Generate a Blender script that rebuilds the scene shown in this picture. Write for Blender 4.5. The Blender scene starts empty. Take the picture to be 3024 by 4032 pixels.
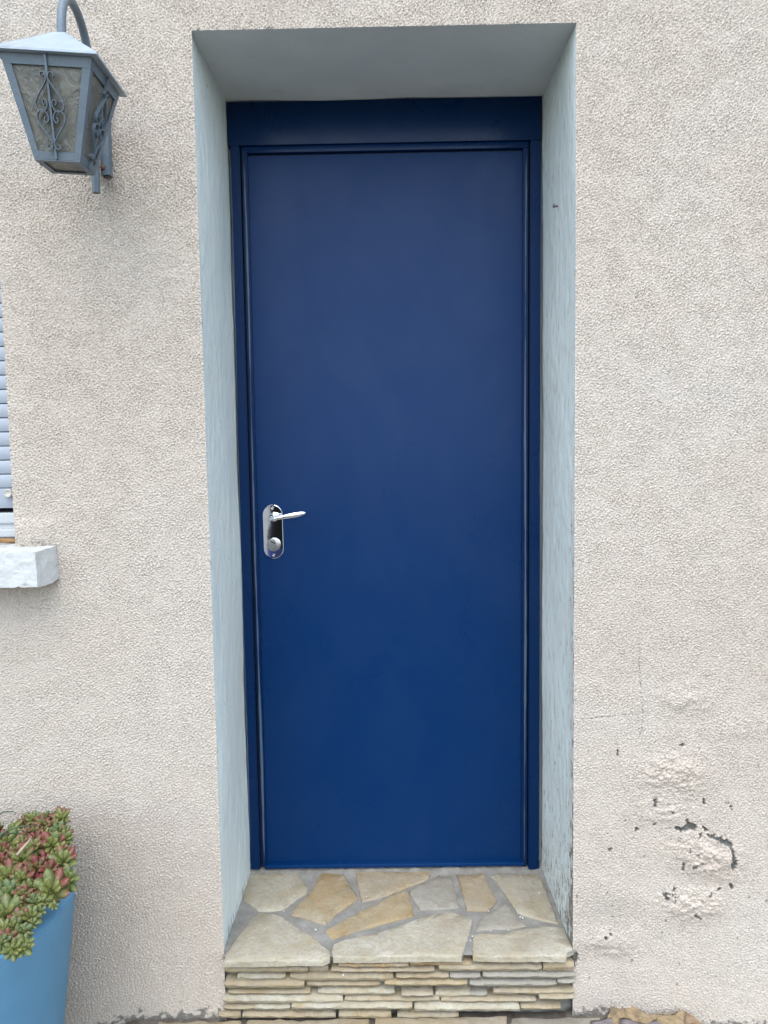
import bpy, bmesh, math, random
import numpy as np
from mathutils import Vector, Matrix
random.seed(11)
SC = bpy.context.scene
COL = SC.collection
PI = math.pi

# ------------------------------------------------------------------ camera, sky, sun, exposure
ZS = 0.18                                     # height of the doorstep above the pavement
CX, CY, CZ = -0.00525, -1.80781, 1.29965 + ZS
YAW, PITCH, ROLL, FPX = -0.007064, 0.076735, -0.016404, 1560.0
fw = Vector((math.sin(YAW)*math.cos(PITCH), math.cos(YAW)*math.cos(PITCH), -math.sin(PITCH)))
r0 = Vector((math.cos(YAW), -math.sin(YAW), 0)); u0 = r0.cross(fw)
rt = math.cos(ROLL)*r0 + math.sin(ROLL)*u0
up = -math.sin(ROLL)*r0 + math.cos(ROLL)*u0
camd = bpy.data.cameras.new('camera'); cam = bpy.data.objects.new('camera', camd); COL.objects.link(cam)
M = Matrix.Identity(4)
for i in range(3):
    M[i][0], M[i][1], M[i][2] = rt[i], up[i], -fw[i]
M[0][3], M[1][3], M[2][3] = CX, CY, CZ
cam.matrix_world = M
camd.sensor_fit = 'VERTICAL'; camd.sensor_height = 36; camd.sensor_width = 27
camd.lens = FPX/2212*36; camd.clip_start = 0.02; camd.clip_end = 2000
SC.camera = cam

SUN_EL, SUN_AZ = math.radians(62), math.radians(-6)     # azimuth from the camera's back, to its left
w = bpy.data.worlds.new("World"); SC.world = w; w.use_nodes = True
wn = w.node_tree; bgn = wn.nodes['Background']
sky = wn.nodes.new('ShaderNodeTexSky'); sky.sky_type = 'NISHITA'; sky.sun_disc = False
sky.sun_elevation = SUN_EL; sky.sun_rotation = math.radians(180) - SUN_AZ
sky.air_density = 1.0; sky.dust_density = 1.0; sky.ozone_density = 1.0
hs = wn.nodes.new('ShaderNodeHueSaturation'); hs.inputs['Saturation'].default_value = 0.7   # thin overcast
wn.links.new(sky.outputs[0], hs.inputs['Color']); wn.links.new(hs.outputs[0], bgn.inputs[0])
bgn.inputs[1].default_value = 0.15
sund = bpy.data.lights.new('sun', 'SUN'); sund.energy = 0.55; sund.angle = math.radians(60); sund.color = (1, .98, .95)
sun = bpy.data.objects.new('sun', sund); COL.objects.link(sun)
sdir = Vector((math.sin(SUN_AZ)*math.cos(SUN_EL), -math.cos(SUN_AZ)*math.cos(SUN_EL), math.sin(SUN_EL)))
sun.rotation_euler = sdir.to_track_quat('Z', 'Y').to_euler(); sun.location = sdir*20
vs = SC.view_settings; vs.view_transform = 'Standard'; vs.look = 'None'; vs.gamma = 1; vs.use_curve_mapping = False
vs.exposure = 2.05

# ------------------------------------------------------------------ helpers
def ray(u, v):                                 # u, v in photo pixels (3024 x 4032)
    k = 3024/1659
    return rt*((u/k-829.5)/FPX) - up*((v/k-1106)/FPX) + fw
C0 = Vector((CX, CY, CZ))
def at(u, v, Y):
    d = ray(u, v); return C0 + d*((Y-CY)/d.y)
def atz(u, v, Z):
    d = ray(u, v); return C0 + d*((Z-CZ)/d.z)

def wpos(o):
    p = Vector((0, 0, 0))
    while o: p += o.location; o = o.parent
    return p
def obj(name, V, F, mat=None, parent=None, smooth=False, local=False):
    me = bpy.data.meshes.new(name)
    if parent and not local:
        q = wpos(parent); V = [(v[0]-q.x, v[1]-q.y, v[2]-q.z) for v in V]
    me.from_pydata([tuple(v) for v in V], [], [tuple(f) for f in F])
    me.validate()
    if mat: me.materials.append(mat)
    if smooth: me.polygons.foreach_set('use_smooth', [True]*len(me.polygons))
    o = bpy.data.objects.new(name, me); COL.objects.link(o)
    if parent: o.parent = parent
    return o
def tag(o, label=None, cat=None, group=None, kind=None):
    if label: o['label'] = label
    if cat: o['category'] = cat
    if group: o['group'] = group
    if kind: o['kind'] = kind
    return o
def thing(name, label, cat, loc=(0, 0, 0), group=None):
    o = bpy.data.objects.new(name, None); COL.objects.link(o); o.location = loc; o.empty_display_size = .05
    return tag(o, label, cat, group)

class MB:
    def __init__(s): s.V = []; s.F = []
    def add(s, V, F):
        n = len(s.V); s.V += [tuple(v) for v in V]; s.F += [tuple(i+n for i in f) for f in F]; return s
    def box(s, x0, x1, y0, y1, z0, z1):
        V = [(x, y, z) for x in (x0, x1) for y in (y0, y1) for z in (z0, z1)]
        return s.add(V, [(0,1,3,2),(4,6,7,5),(0,4,5,1),(2,3,7,6),(0,2,6,4),(1,5,7,3)])
    def bbox(s, x0, x1, y0, y1, z0, z1, b=.002):   # box with bevelled edges
        bm = bmesh.new(); bmesh.ops.create_cube(bm, size=1)
        for v in bm.verts:
            v.co = Vector(((x0+x1)/2+v.co.x*(x1-x0), (y0+y1)/2+v.co.y*(y1-y0), (z0+z1)/2+v.co.z*(z1-z0)))
        bmesh.ops.bevel(bm, geom=bm.edges[:], offset=b, segments=2, affect='EDGES', profile=.6)
        return s.bm(bm)
    def bm(s, bm):
        bm.verts.index_update(); s.add([v.co for v in bm.verts], [[v.index for v in f.verts] for f in bm.faces]); bm.free(); return s
    def hexa(s, P):                                # 8 points: 0-3 one face, 4-7 the opposite
        return s.add(P, [(0,3,2,1),(4,5,6,7),(0,1,5,4),(1,2,6,5),(2,3,7,6),(3,0,4,7)])
    def tube(s, pts, rad, n=10, cap=True):
        pts = [Vector(p) for p in pts]; rad = rad if isinstance(rad, (list, tuple)) else [rad]*len(pts)
        prev = None; V = []
        for i, p in enumerate(pts):
            t = (pts[min(i+1, len(pts)-1)]-pts[max(i-1, 0)]).normalized()
            if prev is None:
                a = t.orthogonal().normalized()
            else:
                a = (prev - t*prev.dot(t)).normalized()
            prev = a; b = t.cross(a)
            V += [p+rad[i]*(math.cos(q)*a+math.sin(q)*b) for q in [2*PI*j/n for j in range(n)]]
        F = [(i*n+j, i*n+(j+1)%n, (i+1)*n+(j+1)%n, (i+1)*n+j) for i in range(len(pts)-1) for j in range(n)]
        if cap: F += [tuple(reversed(range(n))), tuple(range((len(pts)-1)*n, len(pts)*n))]
        return s.add(V, F)
    def lathe(s, prof, c=(0, 0, 0), axis='z', n=32, cap=True):
        V = []; F = []
        for r, h in prof:
            for j in range(n):
                q = 2*PI*j/n; a, b = r*math.cos(q), r*math.sin(q)
                V.append({'z': (c[0]+a, c[1]+b, c[2]+h), 'y': (c[0]+a, c[1]+h, c[2]+b), 'x': (c[0]+h, c[1]+a, c[2]+b)}[axis])
        m = len(prof)
        F = [(i*n+j, i*n+(j+1)%n, (i+1)*n+(j+1)%n, (i+1)*n+j) for i in range(m-1) for j in range(n)]
        if cap: F += [tuple(range((m-1)*n, m*n)), tuple(reversed(range(n)))]
        return s.add(V, F)
    def build(s, name, mat, parent=None, smooth=False, local=False):
        o = obj(name, s.V, s.F, mat, parent, smooth, local)
        bm = bmesh.new(); bm.from_mesh(o.data); bmesh.ops.recalc_face_normals(bm, faces=bm.faces[:]); bm.to_mesh(o.data); bm.free()
        return o
def sharp(o, ang=35):
    me = o.data; me.polygons.foreach_set('use_smooth', [True]*len(me.polygons))
    me.set_sharp_from_angle(angle=math.radians(ang)); return o

# ------------------------------------------------------------------ materials
class Mat:
    def __init__(s, name, col=(.5, .5, .5), rough=.6, metal=0, spec=.5, coord='Object'):
        s.m = bpy.data.materials.new(name); s.m.use_nodes = True; s.t = s.m.node_tree
        s.b = s.t.nodes['Principled BSDF']
        s.b.inputs['Base Color'].default_value = (*col, 1); s.b.inputs['Roughness'].default_value = rough
        s.b.inputs['Metallic'].default_value = metal; s.b.inputs['Specular IOR Level'].default_value = spec
        s.co = s.t.nodes.new('ShaderNodeTexCoord').outputs[coord]
    def N(s, typ, **k):
        n = s.t.nodes.new(typ)
        for a, b in k.items():
            if hasattr(n, a): setattr(n, a, b)
            else: n.inputs[a.replace('_', ' ')].default_value = b
        return n
    def L(s, a, b): s.t.links.new(a, b)
    def mapped(s, scale=(1, 1, 1), rnd=False):
        mp = s.N('ShaderNodeMapping'); mp.inputs['Scale'].default_value = scale; s.L(s.co, mp.inputs[0])
        if rnd:
            oi = s.N('ShaderNodeObjectInfo'); mm = s.N('ShaderNodeMath', operation='MULTIPLY'); mm.inputs[1].default_value = 37
            s.L(oi.outputs['Random'], mm.inputs[0]); s.L(mm.outputs[0], mp.inputs['Location'])
        return mp.outputs[0]
    def noise(s, scale, detail=4, rough=.55, vec=None, dist=0):
        n = s.N('ShaderNodeTexNoise', Scale=scale, Detail=detail, Roughness=rough, Distortion=dist)
        s.L(vec or s.co, n.inputs['Vector']); return n.outputs['Fac']
    def ramp(s, fac, stops):
        r = s.N('ShaderNodeValToRGB'); e = r.color_ramp.elements
        while len(e) < len(stops): e.new(.5)
        for x, (p, c) in zip(e, stops):
            x.position = p; x.color = (*c, 1) if isinstance(c, (tuple, list)) else (c, c, c, 1)
        s.L(fac, r.inputs[0]); return r.outputs[0]
    def mix(s, fac, a, b, mode='MIX'):
        n = s.N('ShaderNodeMix', data_type='RGBA', blend_type=mode)
        for v, i in ((fac, 0), (a, 6), (b, 7)):
            if isinstance(v, bpy.types.NodeSocket): s.L(v, n.inputs[i])
            else: n.inputs[i].default_value = v if i == 0 else (*v, 1)
        return n.outputs[2]
    def attr(s, name): return s.N('ShaderNodeAttribute', attribute_name=name).outputs['Fac']
    def color(s, c): s.L(c, s.b.inputs['Base Color']); return s
    def rough(s, c): s.L(c, s.b.inputs['Roughness']); return s
    def bump(s, h, dist=.002, strength=1):
        n = s.N('ShaderNodeBump', Strength=strength, Distance=dist); s.L(h, n.inputs['Height'])
        if hasattr(s, 'lastb'): s.L(s.lastb, n.inputs['Normal'])
        s.lastb = n.outputs[0]
        s.L(n.outputs[0], s.b.inputs['Normal']); return s

# roughcast: the relief is real geometry, the shader adds tone, painted shade in the pits, dirt and fine sand
m = Mat('roughcast', rough=.95, spec=.15)
base = m.ramp(m.noise(1.6, 5, .6), [(.3, (0.430, 0.370, 0.303)), (.5, (0.455, 0.399, 0.331)), (.72, (0.460, 0.415, 0.355))])
base = m.mix(m.ramp(m.noise(3.0, 6, .65), [(.55, 0), (.8, .2)]), base, (0.395, 0.313, 0.239))
pits = m.attr('pit_shade')
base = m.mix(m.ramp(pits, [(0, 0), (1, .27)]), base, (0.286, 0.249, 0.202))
base = m.mix(m.ramp(m.noise(240, 3, .7), [(.62, 0), (.78, .5)]), base, (0.216, 0.187, 0.155))
base = m.mix(m.attr('stain_tone'), base, (0.360, 0.280, 0.215))
base = m.mix(m.attr('mould'), base, (0.129, 0.121, 0.105))
base = m.mix(m.attr('peel'), base, m.ramp(m.noise(60, 4), [(.3, (0.073, 0.069, 0.060)), (.7, (0.143, 0.139, 0.123))]))
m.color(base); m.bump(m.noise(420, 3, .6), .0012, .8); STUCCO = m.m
m = Mat('roughcast_far', rough=.95, spec=.15)
m.color(m.ramp(m.noise(1.6, 5, .6), [(.3, (0.387, 0.331, 0.268)), (.7, (0.414, 0.371, 0.314))])); m.bump(m.noise(130, 3), .005, 1); STUCCO_FAR = m.m

# painted reveal
m = Mat('reveal_paint', rough=.55, spec=.35)
st = m.noise(6, 5, .6, m.mapped((2.2, 2.2, 1)))
base = m.ramp(st, [(.3, (0.574, 0.621, 0.575)), (.7, (0.631, 0.672, 0.616))])
base = m.mix(m.ramp(m.noise(5, 4), [(.5, 0), (.75, .3)]), base, (0.593, 0.589, 0.503))
base = m.mix(m.ramp(m.noise(70, 4, .7, m.mapped((1, 1, .4))), [(.68, 0), (.76, .3)]), base, (0.431, 0.432, 0.372))
base = m.mix(m.attr('worn'), base, (0.498, 0.501, 0.440))
base = m.mix(m.attr('peel'), base, m.ramp(m.noise(90, 4), [(.3, (0.134, 0.129, 0.103)), (.7, (0.230, 0.216, 0.174))]))
m.color(base); m.bump(m.noise(14, 5, .6, m.mapped((6, 6, 2.2))), .0010, .2); m.bump(m.noise(40, 5, .65), .003, .5); m.bump(m.noise(150, 3), .0012, .5); REVEAL = m.m
m = Mat('soffit_paint', rough=.6, spec=.3)
base = m.ramp(m.noise(3, 5, .6), [(.3, (0.584, 0.599, 0.567)), (.7, (0.651, 0.663, 0.625))])
base = m.mix(m.ramp(m.noise(11, 6, .7), [(.58, 0), (.72, .35)]), base, (0.471, 0.460, 0.413))
m.color(base); m.bump(m.noise(16, 6, .6, m.mapped((1, 2, 2))), .002, .35); SOFFIT = m.m
m = Mat('cement', rough=.92, spec=.2)
base = m.ramp(m.noise(22, 6, .65), [(.3, (0.162, 0.156, 0.133)), (.55, (0.221, 0.213, 0.185)), (.75, (0.271, 0.260, 0.224))])
base = m.mix(m.ramp(m.noise(130, 3), [(.6, 0), (.7, .6)]), base, (0.129, 0.121, 0.099))
m.color(base); m.bump(m.noise(90, 5, .7), .003, .8); CEMENT = m.m
m = Mat('damp_cement', rough=.95, spec=.1)
m.color(m.ramp(m.noise(30, 6, .7), [(.3, (0.054, 0.046, 0.036)), (.6, (0.128, 0.111, 0.089)), (.8, (0.195, 0.171, 0.140))])); m.bump(m.noise(100, 5, .7), .004, 1); DAMP = m.m

def stone(name, cols, seed):
    m = Mat(name, rough=.8, spec=.3)
    v = m.mapped((1, 1, 1), True)
    base = m.ramp(m.noise(9, 6, .62, v, .4), [(.28, cols[0]), (.45, cols[1]), (.6, cols[2]), (.76, cols[3])])
    base = m.mix(m.ramp(m.noise(36, 6, .72, v, .8), [(.5, 0), (.68, .55)]), base, cols[4])
    base = m.mix(m.ramp(m.noise(4.5, 6, .75, v, .6), [(.48, 0), (.70, .62)]), base, (.22, .19, .14))
    base = m.mix(m.ramp(m.noise(150, 4, .7, v), [(.57, 0), (.70, .6)]), base, (.17, .15, .12))
    base = m.mix(m.ramp(m.noise(18, 3, .5, v, 1.4), [(.47, 0), (.495, .4), (.51, .4), (.53, 0)]), base, cols[0])
    m.color(base); m.bump(m.noise(24, 7, .7, v), .009, .8); m.bump(m.noise(170, 4, .65, v), .002, .8)
    return m.m
ST = {
 'pale':  stone('pale_stone',  [(0.294, 0.227, 0.119), (0.332, 0.297, 0.214), (0.370, 0.344, 0.266), (0.414, 0.397, 0.327), (0.273, 0.238, 0.161)], 1),
 'ochre': stone('ochre_stone', [(0.264, 0.176, 0.076), (0.307, 0.238, 0.132), (0.318, 0.266, 0.168), (0.354, 0.316, 0.228), (0.207, 0.166, 0.102)], 2),
 'beige': stone('beige_stone', [(0.249, 0.180, 0.088), (0.295, 0.240, 0.152), (0.318, 0.272, 0.189), (0.369, 0.337, 0.259), (0.228, 0.189, 0.124)], 3),
 'grey':  stone('grey_stone',  [(0.222, 0.194, 0.145), (0.255, 0.233, 0.185), (0.274, 0.256, 0.206), (0.309, 0.296, 0.240), (0.208, 0.189, 0.145)], 4),
 'rust':  stone('rust_stone',  [(0.220, 0.121, 0.046), (0.279, 0.191, 0.094), (0.331, 0.270, 0.169), (0.383, 0.339, 0.254), (0.220, 0.127, 0.050)], 5),
 'brick': stone('brick_stone', [(0.279, 0.157, 0.089), (0.306, 0.176, 0.101), (0.329, 0.201, 0.118), (0.344, 0.222, 0.137), (0.257, 0.157, 0.093)], 6),
}
# blue door paint
def blue(name, col, rough, bumpd=.0006):
    m = Mat(name, col, rough, spec=.15)
    c = m.mix(m.ramp(m.noise(2.2, 4, .6), [(.35, 0), (.7, .25)]), col, tuple(x*1.12 for x in col))
    m.color(c)
    c = m.mix(m.ramp(m.noise(1.7, 7, .72, m.mapped((1, 1, .6)), 1.5), [(.45, 0), (.8, .012)]), c, (.35, .42, .5))
    m.color(c)
    sc = m.noise(3.5, 6, .7, m.mapped((1, 1, .7)), 1.2)
    m.rough(m.ramp(sc, [(.3, rough-.07), (.75, rough+.12)]))
    m.bump(m.noise(260, 2), bumpd, .25); m.bump(m.noise(3, 2), .004, .08)
    return m.m
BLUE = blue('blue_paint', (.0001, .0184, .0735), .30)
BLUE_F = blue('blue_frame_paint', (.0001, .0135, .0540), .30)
BEAD = blue('glint_sealant', (.06, .09, .14), .14)  # sealant made paler, so the bright reflected streak is put into its colour
GAP = Mat('dark_gap', (.0005, .004, .014), .8).m
CAULK = Mat('old_caulk', (.33, .335, .32), .8).m
m = Mat('chrome', (.80, .81, .82), .07, 1); m.bump(m.noise(14, 2), .003, .06); CHROME = m.m
m = Mat('brushed_plate', (.86, .87, .87), .035, 1); m.bump(m.noise(26, 4), .0012, .05); PLATE = m.m
m = Mat('satin_steel', (.36, .35, .34), .28, 1); m.bump(m.noise(400, 2), .0004, .3); STEEL = m.m
DARKM = Mat('dark_slot', (.01, .01, .01), .6).m
# grey-blue lantern paint
m = Mat('lantern_paint', rough=.5, spec=.4)
base = m.ramp(m.noise(16, 5, .6), [(.3, (0.091, 0.120, 0.143)), (.7, (0.117, 0.146, 0.165))])
base = m.mix(m.ramp(m.noise(90, 4, .7), [(.64, 0), (.74, .6)]), base, (0.076, 0.080, 0.076))
m.color(base); m.bump(m.noise(110, 4, .6), .0014, .6); LPAINT = m.m
m = Mat('lantern_roof_paint', rough=.42, spec=.5)
base = m.ramp(m.noise(26, 5, .6), [(.3, (0.222, 0.272, 0.304)), (.7, (0.280, 0.326, 0.347))])
sep = m.attr('edge'); base = m.mix(sep, base, (0.133, 0.043, 0.018))
m.color(base); m.bump(m.noise(60, 4, .6), .002, .6); LROOF = m.m
m = Mat('hammered_glass', (0.338, 0.337, 0.285), .30, spec=.5); m.b.inputs['Transmission Weight'].default_value = .62; m.b.inputs['IOR'].default_value = 1.3
v = m.noise(38, 3, .5, m.mapped((1, 1, .55)), 2.5)
m.color(m.ramp(v, [(.3, (0.244, 0.247, 0.213)), (.7, (0.376, 0.370, 0.315))])); m.bump(v, .006, .8); GLASS = m.m
RUST = Mat('rusty_iron', (0.103, 0.036, 0.017), .8).m
m = Mat('rusty_screw', (.22, .19, .17), .5, .8); SCREW = m.m
# pot
m = Mat('pot_paint', rough=.6, spec=.35)
base = m.ramp(m.noise(5, 5, .6), [(.3, (0.074, 0.190, 0.292)), (.7, (0.092, 0.219, 0.323))])
base = m.mix(m.ramp(m.noise(40, 4, .7), [(.64, 0), (.76, .5)]), base, (0.066, 0.144, 0.224))
m.color(base); m.bump(m.noise(30, 5, .6), .004, .35); m.bump(m.noise(260, 3), .001, .35); POT = m.m
m = Mat('soil', rough=.98, spec=.05); m.color(m.ramp(m.noise(70, 5, .7), [(.3, (.012, .009, .007)), (.7, (.05, .038, .028))])); m.bump(m.noise(120, 4), .01, 1); SOIL = m.m
# white sill, window
m = Mat('sill_paint', rough=.7, spec=.3)
base = m.mix(m.ramp(m.noise(24, 6, .7), [(.62, 0), (.70, .45)]), (0.416, 0.422, 0.397), (0.221, 0.211, 0.186))
m.color(base); m.bump(m.noise(40, 5, .65), .004, .8); SILL = m.m
m = Mat('shutter_pvc', rough=.45); m.color(m.ramp(m.noise(2.5, 3, .5, m.mapped((3, 1, 9))), [(.3, (0.253, 0.282, 0.320)), (.7, (0.295, 0.323, 0.349))])); PVC = m.m
WPVC = Mat('white_pvc', (0.380, 0.399, 0.399), .4).m
KNOB = Mat('stop_knob', (0.403, 0.388, 0.324), .4).m
m = Mat('brown_strap', rough=.7); m.color(m.ramp(m.noise(60, 4, .6, m.mapped((.3, 2, 2))), [(.3, (.13, .065, .02)), (.7, (.33, .19, .07))])); STRAP = m.m

# ------------------------------------------------------------------ the house: wall, reveals, door, window
OX = .46; OT = 2.3232 + ZS                    # half width and top of the door opening
DY = .3665                                    # depth of the door frame's face
WX0, WX1, WZ0, WZ1 = -1.95, -.951, ZS+1.088, ZS+2.02
house = thing('house', 'cream roughcast house front with a blue door in a pale grey-blue reveal', 'house')

rng = np.random.default_rng(5)
def band(nz, nx, wl_x, wl_z, bw=.55):           # band-passed noise field, ~unit variance
    f = np.fft.fft2(rng.standard_normal((nz, nx)))
    kx = np.fft.fftfreq(nx, STEP)[None, :]*wl_x; kz = np.fft.fftfreq(nz, STEP)[:, None]*wl_z
    k = np.sqrt(kx**2+kz**2)+1e-9
    g = np.real(np.fft.ifft2(f*np.exp(-(np.log(k)**2)/(2*bw**2)))); return g/g.std()
STEP = .002
def fall(x):                                     # the paving falls away on both sides of the step
    return -.042*(np.clip((x-.56)/.16, 0, 1)+np.clip((-.70-x)/.12, 0, 1))
def cuts(a, brk, b):
    out = []; p = [a]+list(brk)+[b]
    for s, e in zip(p[:-1], p[1:]):
        n = max(1, round((e-s)/STEP)); out += list(np.linspace(s, e, n, endpoint=False))
    return np.array(out+[b])
XA, XB, ZA, ZB = -1.24, 1.20, -.07, 2.74
gx = cuts(XA, [WX1, -OX, OX], XB); gz = cuts(ZA, [WZ0, WZ1, OT], ZB)
NX, NZ = len(gx), len(gz)
X, Z = np.meshgrid(gx, gz)
n1 = band(NZ, NX, .0076, .0052, .50); n2 = band(NZ, NX, .024, .015, .6); n3 = band(NZ, NX, .16, .12, .6)
h = (.0022+.0003*np.tanh(n3))*np.tanh(1.1*n1+.45) + .0004*np.tanh(n2) + .0001*n3        # metres towards the street
pit_shade = np.clip(-.75*(n1+.35*n2)-.25, 0, 1)  # shade in the relief's recesses, put into the wall colour
def P2(zx, zy):                                # zoomed crop (origin 2200,2500; x1.4442) -> wall x, z
    p = at(2200+zx/1.4442, 2500+zy/1.4442, 0); return p.x, p.z
SPX = 1/(1.4442*1569)                          # metres per pixel of that crop
peel = np.zeros_like(X); stain_tone = np.zeros_like(X); mould = np.zeros_like(X)
jit = band(NZ, NX, .018, .018, .6)*.0028; jit2 = band(NZ, NX, .05, .04, .7)
def segd(x0, z0, x1, z1):
    dx, dz = x1-x0, z1-z0; L2 = dx*dx+dz*dz+1e-12
    t = np.clip(((X-x0)*dx+(Z-z0)*dz)/L2, 0, 1)
    return np.hypot(X-x0-t*dx, Z-z0-t*dz), t
def stroke(pts, out, depth=.0, val=1., j=1., soft=.0015):
    for (a, b, ra), (c, d, rb) in zip(pts[:-1], pts[1:]):
        x0, z0 = P2(a, b); x1, z1 = P2(c, d); dd, t = segd(x0, z0, x1, z1)
        R_ = (ra+(rb-ra)*t)*SPX*((1.35 if max(ra, rb) > 5 else 1.05) if j == 1 else 1) + jit*j*(.55 if max(ra, rb) > 5 else 1)
        k = np.clip((R_-dd)/soft+.5, 0, 1)*val
        np.maximum(out, k, out=out)
# bulged, blistered render right of the door
lump = band(NZ, NX, .065, .045, .5); lump2 = band(NZ, NX, .022, .016, .45)
for (cx, cy, rx, ry, am, tone) in ((640,795,190,125,.011,.55),(745,1215,190,110,.007,.25),(880,1290,150,120,.010,.6),(755,1530,190,95,.012,.25),
                             (610,1000,180,90,.006,.12),(260,1730,140,60,.006,.35),(330,1790,130,50,.004,.25),(720,370,150,80,.006,.15),(1000,530,190,70,.004,.05)):
    x, z = P2(cx, cy); q = ((X-x)/(rx*SPX))**2+((Z-z)/(ry*SPX))**2
    g = np.exp(-q*1.1)
    h += g*(am*1.1 + am*.27*np.tanh(lump) + am*.12*lump2)
    stain_tone = np.maximum(stain_tone, np.clip(g*.5*tone*(1+.5*jit2), 0, .35))
for pts in ([(662,1098,7),(700,1102,11),(722,1098,15),(745,1090,17),(768,1092,14)], [(728,1050,4),(735,1075,8)],
            [(848,1138,5),(880,1148,9),(905,1160,11),(940,1172,12),(968,1188,13)], [(975,1215,5),(988,1250,8),(992,1290,13),(993,1315,14)],
            [(602,1476,7),(615,1495,10)], [(652,1425,4),(653,1447,4)], [(655,1485,4),(658,1512,5)], [(600,1470,3),(680,1470,2)],
            [(542,925,5),(546,950,8),(541,972,6)], [(442,1098,6),(447,1108,7)], [(288,1220,7),(294,1224,7)], [(692,628,5),(708,628,6)],
            [(825,1098,6),(836,1108,8)], [(803,1130,5),(800,1150,4)], [(972,1418,5),(986,1432,8),(1000,1438,4)], [(905,1442,6),(920,1430,4)],
            [(772,1588,6),(800,1608,4)], [(705,1298,6),(708,1332,4)], [(960,963,4),(966,966,3)], [(983,975,4),(986,988,5)], [(823,930,3),(820,960,5)],
            [(338,660,2.5),(337,680,2.5)], [(291,1695,5),(296,1699,5)], [(262,1718,3),(268,1722,3)], [(380,1060,3),(381,1066,3)], [(282,1140,2.5),(284,1146,2.5)],
            [(638,1000,4),(643,1004,4)], [(740,1215,3),(741,1225,3)], [(818,1285,3),(790,1298,2),(762,1322,2)], [(545,1068,3),(547,1074,3)],
            [(682,1140,4),(680,1160,3)], [(790,1245,3),(795,1247,3)], [(858,1468,3),(860,1476,3)],
            [(60,1835,13),(72,1850,20),(88,1880,8)], [(82,1800,8),(98,1822,12),(96,1850,10)]):
    stroke(pts, peel)
for pts in ([(130,478,1.2),(250,468,1.5),(330,460,1.5),(420,450,1.2),(480,440,1)], [(457,50,.8),(458,180,1.2),(470,330,1),(478,470,1.3),(470,540,1.5),(450,592,1.3)],
            [(598,722,1.5),(650,710,1.5),(690,690,1.2),(760,680,1)], [(458,1050,1.5),(500,1010,1.2),(540,990,1)], [(1150,1320,1),(1105,1400,1.3)],
            [(800,640,1.3),(780,682,1)], [(740,875,1.3),(755,915,1.6),(795,942,1.5)], [(560,1100,1),(650,1098,1.5)], [(450,1165,2),(460,1185,1)]):
    c = np.zeros_like(X); stroke([(a_, b_, w_*1.15) for a_, b_, w_ in pts], c, j=.35, soft=.003); mould = np.maximum(mould, c*.6); h -= .0015*c
# specks of mould, damp foot of the wall, grime along the opening's top and sill
sp = band(NZ, NX, .02, .03, .5)
damp = np.clip(1-(Z-fall(X)-.004+.008*jit2)/.012, 0, 1)*(np.abs(X) > OX)
mould = np.maximum(mould, np.clip(damp, 0, .9))
foot = np.exp(-((Z-.25)/.28)**2)*(X > OX)
mould = np.maximum(mould, np.clip((sp-3.05+foot*.55)*3, 0, .8)*(foot > .05))
x, z = P2(290, 1560); mould = np.maximum(mould, .22*np.exp(-((X-x)/.10)**2-((Z-z)/.035)**2))
x, z = P2(260, 1770); mould = np.maximum(mould, .22*np.exp(-((X-x)/.09)**2-((Z-z)/.02)**2))
tl = np.clip((jit2-1.7)*1.2, 0, 1)*np.exp(-((Z-OT)/.006)**2)*(np.abs(X) < OX)
mould = np.maximum(mould, np.clip(tl, 0, .8))
sl = np.exp(-np.abs(Z-WZ0-.004)/.010)*((X > WX1-.01) & (X < -.845))*np.clip(.5+.6*jit2, 0, 1); mould = np.maximum(mould, .75*sl)
h += .006*np.exp(-((X+.895)/.05)**4-((Z-WZ0-.03)/.035)**4)*(X > WX1)
sh = np.exp(-((X+.72)/.25)**2)*np.exp(-((Z-(ZS+1.65))/.28)**2)*.12; stain_tone = np.maximum(stain_tone, np.clip(sh*(1+.8*jit2), 0, .3))  # slightly browner, darker tone on the wall below the lantern
h = h - peel*.0065
h += np.clip(.0045-h, 0, 1)*0
# keep the relief at zero on the edges of the openings
edge = np.minimum.reduce([np.maximum(np.abs(np.abs(X)-OX), np.clip(Z-OT, 0, 9)), np.maximum(np.abs(Z-OT), np.clip(np.abs(X)-OX, 0, 9)),
                          np.maximum(np.abs(X-WX1), np.clip(WZ0-Z, 0, 9)+np.clip(Z-WZ1, 0, 9)),
                          np.maximum(np.minimum(np.abs(Z-WZ0), np.abs(Z-WZ1)), np.clip(X-WX1, 0, 9))])
eh = .0016*np.tanh(band(NZ, NX, .014, .014, .5))
onedge = edge < 1e-5
xs = X.copy(); zs = Z.copy()
xs[onedge] -= np.where(np.abs(np.abs(X)-OX) < 1e-5, np.sign(X)*np.abs(eh), 0)[onedge]*.7
zs[onedge] -= np.where((np.abs(Z-OT) < 1e-5), np.abs(eh), 0)[onedge]*.7
h[onedge] = np.clip(h[onedge], -.001, .0008)
V = np.stack([xs, -h, zs], -1).reshape(-1, 3)
xc = (gx[:-1]+gx[1:])/2; zc = (gz[:-1]+gz[1:])/2
XC, ZC = np.meshgrid(xc, zc)
keep = ~((np.abs(XC) < OX) & (ZC < OT)) & ~((XC < WX1) & (ZC > WZ0) & (ZC < WZ1))
ii, jj = np.nonzero(keep); a = ii*NX+jj
Q = np.stack([a, a+1, a+NX+1, a+NX], -1).astype(np.int32)
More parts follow.
